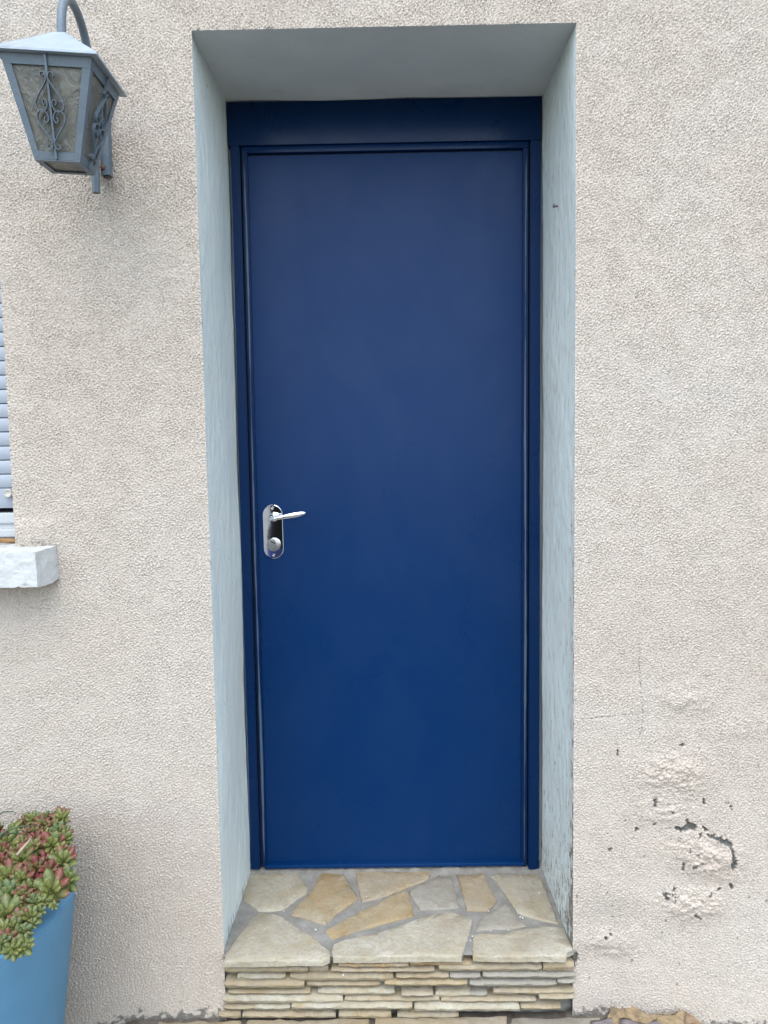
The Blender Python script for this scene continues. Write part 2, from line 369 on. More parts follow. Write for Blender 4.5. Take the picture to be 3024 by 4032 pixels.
def npmesh(name, V, Q, mat, parent, attrs):
    used = np.unique(Q); remap = np.zeros(len(V), np.int32); remap[used] = np.arange(len(used)); Q = remap[Q]; V = V[used]
    me = bpy.data.meshes.new(name); me.vertices.add(len(V)); me.vertices.foreach_set('co', V.astype(np.float32).ravel())
    me.loops.add(Q.size); me.loops.foreach_set('vertex_index', Q.ravel()); me.polygons.add(len(Q))
    me.polygons.foreach_set('loop_start', np.arange(len(Q), dtype=np.int32)*4)
    me.polygons.foreach_set('use_smooth', np.ones(len(Q), bool))
    for k, v in attrs.items():
        at_ = me.attributes.new(k, 'FLOAT', 'POINT'); at_.data.foreach_set('value', v.ravel()[used].astype(np.float32))
    me.update(calc_edges=True); me.materials.append(mat)
    o = bpy.data.objects.new(name, me); COL.objects.link(o); o.parent = parent; return o
npmesh('wall', V, Q, STUCCO, house, dict(pit_shade=pit_shade, stain_tone=stain_tone, mould=mould, peel=peel))
# the rest of the front, beyond what the picture shows
mb = MB()
for (x0, x1, z0, z1) in ((-5, XA, -.08, WZ0), (-5, WX0, WZ0, WZ1), (-5, XA, WZ1, ZB), (XB, 5, -.08, ZB), (-5, 5, ZB, 5.5)):
    mb.add([(x0, 0, z0), (x1, 0, z0), (x1, 0, z1), (x0, 0, z1)], [(0, 1, 2, 3)])
mb.add([(-5, 0, -.08), (-5, 5, -.08), (-5, 5, 5.5), (-5, 0, 5.5)], [(0, 1, 2, 3)]); mb.add([(5, 0, -.08), (5, 5, -.08), (5, 5, 5.5), (5, 0, 5.5)], [(0, 1, 2, 3)])
mb.add([(-5, 0, 5.5), (5, 0, 5.5), (5, 5, 5.5), (-5, 5, 5.5)], [(0, 1, 2, 3)])
o = mb.build('wall', STUCCO_FAR, house)

# door reveal: two jambs and the soffit, a little uneven, the right jamb peeling at its foot
def jamb(side):
    ny, nz = 125, 770
    yy = np.linspace(0, DY+.05, ny); zz = np.linspace(ZS-.05, OT+.022, nz)
    Yg, Zg = np.meshgrid(yy, zz)
    global STEP
    s0 = STEP; STEP = .0032
    wob = band(nz, ny, .5, .9, .5)*.0016 + band(nz, ny, .07, .16, .6)*.0003
    st = band(nz, ny, .030, .10, .7); st2 = band(nz, ny, .03, .12, .6); fine = band(nz, ny, .012, .02, .5)
    STEP = s0
    fade = np.clip(Yg/.02, 0, 1)
    zr = Zg-ZS
    if side > 0:
        k = np.exp(-((zr-.02)/.19)**2)*1.75 + np.exp(-((zr-.42)/.16)**2)*.35
        edgew = np.exp(-(Yg/.05)**2)*(2.1*np.exp(-(zr/.75)**2)+.8*np.exp(-((zr-.95)/.35)**2))
        foot = np.exp(-(np.abs(Yg-DY+.03)/.04)**2)*np.exp(-(zr/.18)**2)*.9
        k = k*(.35+.65*np.clip((DY-.02-Yg)/.2, 0, 1)) + edgew + foot
        pe = np.clip((st+.35*fine-2.45+1.25*k+.35*np.minimum(st2, .6))*5, 0, 1)*(k > .08)
        wo = np.clip((st2-1.1+.9*k+np.exp(-(Yg/.05)**2)*1.4*np.exp(-((zr-.85)/.55)**2))*2, 0, 1)*.8
        # long hairline splits
        for (y0, za, y1, zb) in ((.05, .10, .055, .48), (.09, .32, .30, .78), (.035, .72, .03, 1.1), (.15, .06, .16, .30)):
            t = np.clip((zr-za)/(zb-za), 0, 1); yc = y0+(y1-y0)*t+.008*np.sin(zr*37)+.004*np.sin(zr*91)
            pe = np.maximum(pe, np.where((zr > za) & (zr < zb), np.clip(1.3-np.abs(Yg-yc)/.0016, 0, 1)*.7, 0))
    else:
        edgew = np.exp(-(Yg/.02)**2)
        pe = np.clip((st+.6*fine-3.3+1.2*edgew)*4, 0, 1)
        wo = np.clip((st2-2.0)*2, 0, 1)*.5
        pe = np.maximum(pe, np.exp(-((zr-.01)/.012)**2)*np.clip(st2, 0, 1)*.8)
    inn = (OX + wob*fade - pe*.0) + .0016*pe*fade
    Xg = side*inn
    V = np.stack([Xg, Yg, Zg], -1).reshape(-1, 3)
    i, j = np.meshgrid(np.arange(nz-1), np.arange(ny-1), indexing='ij'); a = (i*ny+j).ravel()
    Q = np.stack([a, a+1, a+ny+1, a+ny], -1).astype(np.int32)
    if side > 0: Q = Q[:, ::-1].copy()
    o = npmesh('door_jamb', V, Q, REVEAL, house, dict(peel=pe, worn=wo))
    if side > 0: o['label'] = 'door jamb with grey paint peeling at its foot'
jamb(-1); jamb(1)
ny, nx = 40, 90
yy = np.linspace(0, DY+.05, ny); xx = np.linspace(-OX-.014, OX+.014, nx); Yg, Xg = np.meshgrid(yy, xx)
STEP = .01; wob = band(nx, ny, .3, .3, .5)*.0012; STEP = .002
V = np.stack([Xg, Yg, OT+wob*np.clip(Yg/.03, 0, 1)+.010*(Yg/DY)], -1).reshape(-1, 3)
i, j = np.meshgrid(np.arange(nx-1), np.arange(ny-1), indexing='ij'); a = (i*ny+j).ravel()
npmesh('soffit', V, np.stack([a, a+1, a+ny+1, a+ny], -1).astype(np.int32), SOFFIT, house, {})
MB().box(-OX-.06, OX+.06, DY+.028, DY+.06, ZS-.05, OT+.06).build('frame_backing', CAULK, house)

# door frame: two stiles, the wide head board; moulding and leaf step back behind them
fr = MB()
yF = DY
def xat(u, v, Y=yF): return at(u, v, Y).x
def stile(u_o_top, u_i_top, u_o_bot, u_i_bot, vt, vb, y0, y1, b=.0025):
    a0, a1 = at(u_o_top, vt, y0), at(u_i_top, vt, y0); b0, b1 = at(u_o_bot, vb, y0), at(u_i_bot, vb, y0)
    zt = (a0.z+a1.z)/2; zb = (b0.z+b1.z)/2
    bm = bmesh.new()
    P = [(b0.x, y0, zb), (b1.x, y0, zb), (a1.x, y0, zt), (a0.x, y0, zt)]
    vv = [bm.verts.new(p) for p in P]+[bm.verts.new((p[0], y1, p[2])) for p in P]
    for f in ((0,1,2,3),(7,6,5,4),(0,4,5,1),(1,5,6,2),(2,6,7,3),(3,7,4,0)): bm.faces.new([vv[i] for i in f])
    bmesh.ops.bevel(bm, geom=bm.edges[:], offset=b, segments=2, affect='EDGES')
    return bm
frame = MB().bm(stile(905, 942, 984, 1024, 572, 3424, yF, yF+.045)).bm(stile(2130, 2088, 2123, 2081, 551, 3427, yF, yF+.045))
zh0 = at(1500, 561, yF).z; zh1 = OT+.0075
frame.bbox(-OX+.002, OX-.006, yF+.0015, yF+.045, zh0, zh1, .002)
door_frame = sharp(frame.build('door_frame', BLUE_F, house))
# moulding just inside the stiles: two verticals, a head, each with a small bead
yM = yF+.007
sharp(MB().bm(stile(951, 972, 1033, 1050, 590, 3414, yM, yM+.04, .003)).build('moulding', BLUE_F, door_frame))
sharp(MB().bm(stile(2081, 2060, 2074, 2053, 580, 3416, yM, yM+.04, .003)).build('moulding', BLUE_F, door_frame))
zm1 = at(1500, 566, yM).z; zm0 = at(1500, 592, yM).z
sharp(MB().bbox(xat(950, 580, yM), xat(2082, 575, yM), yM+.001, yM+.04, zm0, zm1, .003).build('moulding', BLUE_F, door_frame))
# dark rebate behind everything
MB().box(-OX+.012, OX-.016, yF+.0235, yF+.0265, ZS+.004, OT-.02).build('rebate', GAP, door_frame)
def bead(u0_, u1_, v0, v1, r, seed, name='sealant_bead', mat=BEAD, y=yM, ph=0):
    R = random.Random(seed); n = 60; pts = []; rad = []
    for i in range(n+1):
        t = i/n; p = at(u0_+(u1_-u0_)*t+R.uniform(-.6, .6)+1.5*math.sin(t*9+ph), v0+(v1-v0)*t, y)
        pts.append(p); rad.append(max(.0004, r*(.75+.55*math.sin(t*13+ph)*math.sin(t*5.3)+R.uniform(-.2, .2))))
    rad[0] = rad[-1] = .0003
    return MB().tube(pts, rad, 8).build(name, mat, door_frame, True)
bead(961, 1040, 640, 3395, .0036, 3); bead(2071, 2066, 615, 3400, .0036, 4, ph=2)
bead(906, 986, 610, 3400, .0016, 5, y=yF+.001); bead(2131, 2125, 580, 3380, .0014, 6, y=yF+.001, ph=1)
# door leaf
yL = yF+.020
zl0 = ZS+.006; zl1 = zm0-.004
leaf = MB().add([(-.4115+.0, yL, zl0), (.4005, yL, zl0), (.4035, yL, zl1), (-.4025, yL, zl1)], [(0, 1, 2, 3)])
xl0t, xl0b = at(975, 640, yL).x-.004, at(1051, 3395, yL).x-.004
xl1t, xl1b = at(2057, 620, yL).x+.004, at(2051, 3395, yL).x+.004
dm = MB()
Pf = [(xl0b, yL, zl0), (xl1b, yL, zl0), (xl1t, yL, zl1), (xl0t, yL, zl1)]
dm.hexa([(p[0], p[1]+.003, p[2]) for p in Pf]+[(p[0], p[1], p[2]) for p in Pf])
door = dm.build('door', BLUE, house)
tb = at(1500, 3410, yF+.004)
sharp(MB().bbox(at(1040, 3405, yF).x, at(2066, 3405, yF).x, yF+.004, yF+.03, at(1500, 3417, yF+.004).z, at(1500, 3403, yF+.004).z, .0035).build('threshold_bar', blue('threshold_paint', (.001, .022, .085), .25), door))

# handle set
def hz(x, y): return 960+x/4.8794, 1900+y/4.8794
yP = yL
T = at(*hz(549, 620), yP-.004); B = at(*hz(570, 1270), yP-.004)
rP = (at(*hz(752, 900), yP-.004).x-at(*hz(366, 900), yP-.004).x)/2
V = []; n = 20
for (ins, y) in ((0, yP), (0, yP-.003), (.0015, yP-.0042)):
    for j in range(n+1): q = PI*j/n; V.append((T.x+(rP-ins)*math.cos(q), y, T.z+(rP-ins)*math.sin(q)))
    for j in range(n+1): q = PI+PI*j/n; V.append((B.x+(rP-ins)*math.cos(q), y, B.z+(rP-ins)*math.sin(q)))
k = 2*(n+1)
F = [(l*k+j, l*k+(j+1) % k, (l+1)*k+(j+1) % k, (l+1)*k+j) for l in (0, 1) for j in range(k)]+[tuple(range(2*k, 3*k))]
pl = MB().add(V, F).build('handle_plate', PLATE, door); sharp(pl, 30)
for zx, zy in ((548, 493), (574, 1396)):
    c = at(*hz(zx, zy), yP-.005)
    MB().lathe([(.0045, 0), (.0045, -.0012), (.0030, -.0020), (.0026, -.0012), (.0001, -.0012)], (c.x, yP-.004, c.z), 'y', 16).build('screw', STEEL, door, True)
c = at(*hz(572, 1196), yP-.012)
lc = sharp(MB().lathe([(.0205, 0), (.0205, -.006), (.019, -.0095), (.0182, -.0098), (.0001, -.0092)], (c.x, yP-.004, c.z), 'y', 36).build('lock_cylinder', STEEL, door), 40)
c2 = at(*hz(559, 1146), yP-.014)
sharp(MB().lathe([(.0088, 0), (.0088, -.0012), (.0001, -.0014)], (c2.x, yP-.0136, c2.z), 'y', 24).build('lock_plug', STEEL, door), 40)
sl = MB()
d0, d1 = at(*hz(522, 1132), yP-.0153), at(*hz(600, 1168), yP-.0153)
a = math.atan2(d1.z-d0.z, d1.x-d0.x); mx, mz = (d0.x+d1.x)/2, (d0.z+d1.z)/2
ux, uz = math.cos(a), math.sin(a)
def R_(s, t, y): return (mx+s*ux-t*uz, y, mz+s*uz+t*ux)
sl.hexa([R_(s, t, y) for y in (yP-.0152, yP-.0157) for s, t in ((-.008, -.0014), (.008, -.0014), (.008, .0014), (-.008, .0014))]).build('keyhole', DARKM, door)
c = at(*hz(568, 665), yP-.02)
mb = MB().lathe([(.014, 0), (.014, -.006), (.0125, -.0085), (.0095, -.010), (.0095, -.045)], (c.x, yP-.004, c.z), 'y', 28, True)
rs = sharp(mb.build('handle_rose', CHROME, door), 40)
# lever: elliptical sections swept from the neck to a pointed tip
path = [(455, 716, 8, 8), (461, 714, 20, 18), (471, 711, 29, 26), (486, 706, 36, 31), (515, 697, 40, 34), (570, 690, 41, 34), (640, 678, 39, 30), (720, 666, 41, 28), (800, 652, 47, 27), (900, 636, 52, 26), (1000, 619, 52, 25), (1080, 604, 46, 23), (1140, 592, 34, 19), (1178, 584, 20, 12), (1194, 580, 5, 4)]
yH = yP-.052; S = (at(*hz(800, 650), yH).x-at(*hz(600, 650), yH).x)/200
V = []; n = 18
for i, (px, py, ra, rb) in enumerate(path):
    q = at(*hz(px, py), yH); yo = -.004*math.sin(max(0, i-3)/9*PI)
    for j in range(n):
        t = 2*PI*j/n; V.append((q.x+.16*ra*S*math.cos(t)*0, yH+yo+rb*S*math.sin(t), q.z+ra*S*math.cos(t)))
F = [(i*n+j, i*n+(j+1) % n, (i+1)*n+(j+1) % n, (i+1)*n+j) for i in range(len(path)-1) for j in range(n)]+[tuple(range(n)), tuple(range((len(path)-1)*n, len(path)*n))]
MB().add(V, F).build('handle', CHROME, door, True)

# window at the left edge: rolling shutter, frame foot, sill
yW = .13
win = MB()
zb = at(20, 1850+668/4.423, yW).z             # lower edge of the shutter's end bar
zfr0 = at(20, 1850+1150/4.423, yW).z
win.bbox(WX0, WX1, yW-.012, yW+.06, at(20, 1850+935/4.423, yW).z, at(20, 1850+745/4.423, yW).z, .004)
win.bbox(WX0, WX1, yW-.035, yW+.06, zfr0, at(20, 1850+1010/4.423, yW).z, .004)
win.box(WX0, WX1, yW-.006, yW+.06, zfr0-.03, at(20, 1850+937/4.423, yW).z)
win.box(WX1-.012, WX1-.001, yW-.05, yW+.06, zfr0, WZ1); win.box(WX0+.001, WX0+.012, yW-.05, yW+.06, zfr0, WZ1)
window = win.build('window', WPVC, house)
MB().box(WX0, WX1, yW+.055, yW+.065, WZ0-.02, WZ1).build('window_back', GAP, window)
mb = MB()
mb.add([(WX1, 0, WZ0), (WX1, .2, WZ0), (WX1, .2, WZ1), (WX1, 0, WZ1)], [(0, 1, 2, 3)]); mb.add([(WX0, 0, WZ0), (WX0, .2, WZ0), (WX0, .2, WZ1), (WX0, 0, WZ1)], [(0, 1, 2, 3)])
mb.add([(WX0, 0, WZ1), (WX1, 0, WZ1), (WX1, .2, WZ1), (WX0, .2, WZ1)], [(0, 1, 2, 3)]); mb.build('window_reveal', STUCCO_FAR, window)
ztop = at(20, 1850+316/4.423, yW).z; pitch = (at(10, 900+850/1.4747, yW).z-at(10, 900+1426/1.4747, yW).z)/7
sharp(MB().bbox(WX0+.013, WX1-.013, yW, yW+.012, zb, ztop-.001, .003).build('shutter_end_bar', PVC, window))
me = None
for i in range(int((WZ1-ztop)/pitch)+1):
    if me is None:
        V = []
        prof = [(.006, 0), (.0012, .001), (0, .004), (-.0012, pitch*.5), (0, pitch-.0045), (.0015, pitch-.002), (.006, pitch-.0012), (.011, pitch-.0012), (.011, 0)]
        k = len(prof)
        for x in (WX0+.013, WX1-.013): V += [(x, y, z) for y, z in prof]
        F = [(j, (j+1) % k, k+(j+1) % k, k+j) for j in range(k)]+[tuple(range(k)), tuple(range(k, 2*k))]
        o = MB().add(V, F).build('slat', PVC, window, local=True); sharp(o, 50); me = o.data
    else:
        o = bpy.data.objects.new('slat', me); COL.objects.link(o); o.parent = window
    o.location = (0, yW, ztop+i*pitch)
c = at(120/4.423, 1850+410/4.423, yW-.02)
MB().lathe([(.0115, 0), (.0115, -.014), (.0105, -.017), (.0085, -.0175), (.0080, -.0165), (.0001, -.0165)], (c.x, yW, c.z), 'y', 24).build('stop_knob', KNOB, window, True)
# sill: a rough painted block with a chipped underside
szt, szb = WZ0+.0005, at(60, 1850+2055/4.423, -.088).z
xr = at(228, 2240, 0).x
bm = bmesh.new()
PS = [(WX0-.12, .15), (WX0-.12, -.09), (xr-.010, -.088), (xr+.003, -.012), (xr+.006, .15)]
vb = [bm.verts.new((x, y, szb)) for x, y in PS]; vt = [bm.verts.new((x-(.004 if x > -1 else 0), y+(.003 if y < 0 else 0), szt-(.006 if y < -.05 else 0))) for x, y in PS]
bm.faces.new(vb[::-1]); bm.faces.new(vt)
for j in range(5): bm.faces.new((vb[j], vb[(j+1) % 5], vt[(j+1) % 5], vt[j]))
bmesh.ops.triangulate(bm, faces=bm.faces[:])
for _ in range(7):
    bmesh.ops.subdivide_edges(bm, edges=[e for e in bm.edges if e.calc_length() > .010 and max(v.co.x for v in e.verts) > -1.4], cuts=1)
    bmesh.ops.triangulate(bm, faces=bm.faces[:])
from mathutils import noise as mno
for v in bm.verts:
    c = v.co
    d = mno.noise_vector(c*38)*.0022+mno.noise_vector(c*110)*.0009
    if c.z < szb+.02:
        ch = max(0, mno.noise(Vector((c.x*30, c.y*20, 3)))-.05)*.022
        d.z += ch*(1-(c.z-szb)/.02)
    v.co = c+d
sharp(MB().bm(bm).build('window_sill', SILL, window), 48)
p = [at(-60, 2150, .03), at(0, 2128, .04), at(25, 2120, .05), at(52, 2118, .06), at(80, 2116, .07)]
# brown strap lying on the sill
V = []; F = []
for i, q in enumerate([(-1.16, -.0), (-1.08, .015), (-1.02, .035), (-.985, .055), (-.953, .072)]):
    zz = WZ0+.006+.004*math.sin(i*1.3)
    V += [(q[0], q[1], zz), (q[0]+.004, q[1]+.010, zz+.010), (q[0]+.004, q[1]+.013, zz+.009), (q[0], q[1]+.003, zz-.002)]
for i in range(4):
    F += [(i*4+j, i*4+(j+1) % 4, i*4+4+(j+1) % 4, i*4+4+j) for j in range(4)]
F += [(0, 1, 2, 3), (16, 17, 18, 19)]
o = MB().add(V, F).build('strap', STRAP, None, True); tag(o, 'thin curved brown strap lying on the white window sill', 'strap')

# ------------------------------------------------------------------ doorstep
step = thing('doorstep', 'stone doorstep of crazy-paved slabs over stacked thin rubble courses under the blue door', 'doorstep', (0, 0, 0))
KZ = 2.07375
def A(x, y): return (850+x/KZ, 3350+y/KZ)
def Bq(x, y): return (1600+x/KZ, 3350+y/KZ)
# mortar bed, with the rough edge under the leaf and against the jambs
mb = MB()
nx, ny = 90, 40
xx = np.linspace(-OX-.002, OX+.004, nx); yy = np.linspace(-.012, DY+.03, ny)
V = []
for y in yy:
    for x in xx:
        e = .006*max(0, 1-min(x+OX, OX-x)/.02)+.007*max(0, 1-(DY-.005-y)/.02)*(1 if y < DY else 1)
        V.append((x, y, ZS-.0045+e*(.6+.6*mno.noise(Vector((x*60, y*60, 0))))+.0015*mno.noise(Vector((x*25, y*25, 5)))))
F = [(j*nx+i, j*nx+i+1, (j+1)*nx+i+1, (j+1)*nx+i) for j in range(ny-1) for i in range(nx-1)]
obj('mortar', V, F, CEMENT, step, True)
V = []; nz = 30
for k in range(nz+1):
    for x in xx:
        z = -.03+(ZS-.022+.03)*k/nz
        V.append((x, .026+.006*mno.noise(Vector((x*35, 0, z*50)))+.003*mno.noise(Vector((x*120, 0, z*120))), z))
F = [(j*nx+i, j*nx+i+1, (j+1)*nx+i+1, (j+1)*nx+i) for j in range(nz) for i in range(nx-1)]
obj('mortar', V, F, CEMENT, step, True)

def densify(P, step_, jit_, R, close=True):
    out = []
    n = len(P)
    for i in range(n):
        a, b = Vector(P[i]), Vector(P[(i+1) % n]); m_ = max(1, int((b-a).length/step_))
        for k in range(m_):
            q = a.lerp(b, k/m_)
            j = jit_ if k else jit_*.6
            out.append(q+Vector((R.uniform(-j, j), R.uniform(-j, j))))
    return out
def area2(P): return sum(P[i].x*P[(i+1) % len(P)].y-P[(i+1) % len(P)].x*P[i].y for i in range(len(P)))
def slab(name, P, z1, z0, mat, parent, seed, step_=.012, jit_=.0012, rim=.004, drop=.003, under=0, wav=.0012):
    """plan polygon P (x, y) -> a slab with a chipped rim and a lightly uneven top"""
    R = random.Random(seed)
    P = densify([Vector(p) for p in P], step_, jit_, R)
    if area2(P) < 0: P = P[::-1]
    n = len(P); c = sum(P, Vector((0, 0)))/n
    tilt = (R.uniform(-.006, .006), R.uniform(-.004, .004))
    def zt(p): return z1+(p.x-c.x)*tilt[0]+(p.y-c.y)*tilt[1]+wav*mno.noise(Vector((p.x*18, p.y*18, seed)))
    def inset(p, d): 
        v = (c-p); return p+v*(d/max(v.length, 1e-6))
    V = []
    for p in P: V.append((p.x, p.y, z0))
    for p in P: V.append((p.x+R.uniform(-.0012, .0012), p.y+R.uniform(-.0012, .0012), z0+(z1-z0)*.5))
    for p in P: V.append((p.x, p.y, zt(p)-drop*(.6+R.random())))
    for p in P: q = inset(p, rim*(.6+.8*R.random())); V.append((q.x, q.y, zt(q)-.0004))
    for f in (.35, .7):
        for p in P: q = p.lerp(c, f); V.append((q.x, q.y, zt(q)))
    V.append((c.x, c.y, zt(c)))
    F = [(l*n+j, l*n+(j+1) % n, (l+1)*n+(j+1) % n, (l+1)*n+j) for l in range(5) for j in range(n)]
    F += [(5*n+j, 5*n+(j+1) % n, 6*n) for j in range(n)]
    F.append(tuple(reversed(range(n))))
    o = obj(name, V, F, mat, parent); sharp(o, 42); return o
def topz(P, conv): return [(lambda q: (q.x, q.y))(atz(*conv(*p), ZS)) for p in P]
# every slab ends a little short of the neighbouring joint, its front edge overhangs the courses
S5 = [(350,505),(440,500),(545,540),(620,590),(760,680),(870,770),(938,825),(930,868),(880,892),(700,890),(400,900),(66,903),(72,870),(150,740),(220,640),(300,545)]
S6 = [(955,765),(1050,730),(1250,690),(1400,640),(1555,590),(1705,535),(1935,500),(2020,530),(2095,562),(2055,720),(2012,835),(2005,858),(1555,862),(1200,868),(958,866),(947,830)]
slabs = [
 ([(285,162),(672,156),(690,210),(752,300),(740,345),(640,410),(540,485),(350,492),(300,450),(224,400),(250,270)], A, 'pale'),
 ([(865,176),(1045,184),(1075,240),(1162,385),(1110,430),(1000,500),(900,596),(800,573),(618,518),(640,460),(740,370),(790,310),(830,230)], A, 'ochre'),
 ([(1145,169),(1450,168),(1500,172),(1740,166),(1755,190),(1740,225),(1655,262),(1560,300),(1400,365),(1192,416),(1172,330),(1150,260)], A, 'beige'),
 ([(893,650),(1000,590),(1250,452),(1548,322),(1570,335),(1600,430),(1616,530),(1500,558),(1250,623),(960,710),(940,708)], A, 'ochre'),
 (S5, A, 'pale'), (S6, A, 'pale'),
 ([(20,325),(92,272),(260,198),(368,203),(400,330),(428,458),(300,473),(112,473),(72,420)], Bq, 'grey'),
 ([(407,194),(500,194),(638,184),(660,250),(690,310),(738,400),(733,425),(650,493),(492,486),(470,400),(447,290)], Bq, 'beige'),
 ([(692,208),(740,184),(830,184),(960,192),(1065,182),(1100,240),(1180,420),(1240,596),(1120,568),(950,523),(902,500),(832,390),(762,290)], Bq, 'pale'),
 ([(583,588),(622,542),(700,492),(808,428),(848,462),(928,570),(980,618),(800,638),(573,647)], Bq, 'grey'),
 ([(540,690),(600,674),(720,682),(800,674),(900,642),(1130,615),(1273,622),(1328,730),(1366,800),(1312,822),(1300,862),(700,858),(542,853)], Bq, 'pale'),
]
for i, (P, cv, kind) in enumerate(slabs):
    front = P in (S5, S6) or i == 10
    slab('flagstone', topz(P, cv), ZS+.0005+.0006*(i % 3), ZS-(.0165 if front else .014), ST[kind], step, 100+i)
# stacked courses: rectangles traced on the riser (crop pixels), each a rough bar
rows = [
 [(75,755,950,1005,'ochre'),(765,917,942,1000,'beige'),(1000,1572,920,964,'rust'),(946,1785,966,1000,'beige'),(1578,2100,905,948,'rust'),(2160,2600,902,922,'brick'),(1825,2662,932,994,'beige'),(2672,2938,908,994,'beige')],
 [(168,570,1009,1066,'pale'),(608,1450,1006,1074,'beige'),(1472,1905,1010,1056,'beige'),(1915,2168,1008,1057,'grey'),(2176,2940,1001,1051,'grey')],
 [(64,718,1068,1134,'beige'),(745,1340,1072,1120,'beige'),(1378,2048,1066,1115,'ochre'),(2076,2780,1064,1121,'grey'),(2796,2930,1056,1098,'grey')],
 [(98,775,1142,1182,'beige'),(825,1465,1133,1190,'pale'),(1515,1770,1164,1200,'beige'),(1786,2078,1154,1206,'pale'),(2084,2223,1154,1204,'grey'),(2260,2932,1132,1183,'beige')],
 [(58,1040,1191,1260,'pale'),(1050,1822,1196,1245,'beige'),(1842,2615,1206,1246,'beige'),(2646,2934,1188,1227,'beige')],
 [(58,316,1264,1312,'beige'),(310,606,1261,1311,'pale'),(612,1603,1256,1308,'pale'),(1615,2486,1262,1324,'pale'),(2492,2818,1262,1312,'beige')],
 [(15,205,1320,1382,'beige'),(208,980,1324,1380,'beige'),(996,1436,1317,1382,'ochre'),(1476,1984,1326,1390,'beige')],
]
def bar(x0, x1, y0, y1, kind, seed):
    R = random.Random(seed); yf = -.012+R.uniform(-.006, .007)
    e_ = .075*(y1-y0); y0 += e_; y1 -= e_
    p00, p10 = at(*A(x0, y1), yf), at(*A(x1, y1), yf); p01, p11 = at(*A(x0, y0), yf), at(*A(x1, y0), yf)
    xa, xb = (p00.x+p01.x)/2, (p10.x+p11.x)/2
    za0, zb0, za1, zb1 = p00.z, p10.z, p01.z, p11.z
    L = xb-xa; n = max(3, int(L/.014)); hh = (za1-za0)
    top = []; bot = []
    for i in range(n+1):
        t = i/n; e = min(t, 1-t)*n
        tp = .17*hh*(mno.noise(Vector((xa*9+t*L*34, seed, 0)))+.5*mno.noise(Vector((t*L*95, seed, 4))))
        bt = .17*hh*(mno.noise(Vector((t*L*34, seed, 9)))+.5*mno.noise(Vector((t*L*95, seed, 13))))
        sl0, sl1 = R.uniform(0, .004), R.uniform(0, .004)
        ex = (R.uniform(-.002, .003) if i == 0 else R.uniform(-.003, .002) if i == n else 0)
        top.append((xa+L*t+ex, za1+(zb1-za1)*t+tp-(.12*hh if e < .5 else 0)))
        bot.append((xa+L*t+ex*.5, za0+(zb0-za0)*t+bt+(.10*hh if e < .5 else 0)))
    V = []; F = []
    nl = []
    for i in range(n+1):
        (tx, tz), (bx, bz) = top[i], bot[i]
        end = i in (0, n)
        bul = .0032*mno.noise(Vector((tx*40, seed, 7)))+.0016*mno.noise(Vector((tx*130, seed, 3)))+(.003 if end else 0)
        lift = R.uniform(.0, .0015)
        pr = [(bx, .05, bz), (bx, yf+.0045, bz), (bx, yf+bul+.0008+lift, bz+.22*hh), (tx*.5+bx*.5, yf+bul-.0012+R.uniform(-.0012, .0012), bz+(tz-bz)*.55), (tx, yf+bul+.0012, tz-.16*hh), (tx, yf+.006, tz), (tx, .05, tz)]
        V += pr
    k = 7
    for i in range(n):
        F += [(i*k+j, (i+1)*k+j, (i+1)*k+(j+1) % k, i*k+(j+1) % k) for j in range(k)]
    F += [tuple(range(k)), tuple(reversed(range(n*k, n*k+k)))]
    o = MB().add(V, F).build('stone', ST[kind], step); sharp(o, 40)
sd = 0
for row in rows:
    for (x0, x1, y0, y1, kind) in row:
        sd += 1; bar(x0, x1, y0, y1, kind, sd)

# ------------------------------------------------------------------ ground
m = Mat('ground_paving', rough=.95, spec=.15)
m.color(m.ramp(m.noise(1.2, 6, .65), [(.3, (.12, .117, .108)), (.7, (.17, .163, .15))])); m.bump(m.noise(20, 5, .7), .01, .6); GROUND = m.m
g = obj('ground', [(-400, -400, -.065), (400, -400, -.065), (400, 60, -.065), (-400, 60, -.065)], [(0, 1, 2, 3)], GROUND); tag(g, kind='structure')
# crazy paving by the wall: Voronoi stones bedded in damp mortar
V = []; nx, ny = 170, 50
for j in range(ny+1):
    for i in range(nx+1):
        x = -1.7+3.4*i/nx; y = -.55+.57*j/ny
        e = .012*max(0, 1+ (y)/.03) if abs(x) > OX else 0
        V.append((x, y, float(fall(x))-.009+.004*mno.noise(Vector((x*30, y*30, 1)))+max(0, e)*(.6+.6*mno.noise(Vector((x*14, 0, 2))))))
pav = obj('pavement', V, [(j*(nx+1)+i, j*(nx+1)+i+1, (j+1)*(nx+1)+i+1, (j+1)*(nx+1)+i) for j in range(ny) for i in range(nx)], DAMP, None, True)
tag(pav, kind='structure')
R = random.Random(21)
seeds = []
while len(seeds) < 42:
    p = Vector((R.uniform(-1.65, 1.65), R.uniform(-.55, -.02)))
    if all((p-q).length > .155 for q in seeds): seeds.append(p)
    elif R.random() < .002: break
def clip(P, a, b):                              # keep the side nearer to a
    m_ = (a+b)/2; d = b-a; out = []
    for i in range(len(P)):
        p, q = P[i], P[(i+1) % len(P)]; fp, fq = (p-m_).dot(d), (q-m_).dot(d)
        if fp <= 0: out.append(p)
        if fp*fq < 0: out.append(p.lerp(q, fp/(fp-fq)))
    return out
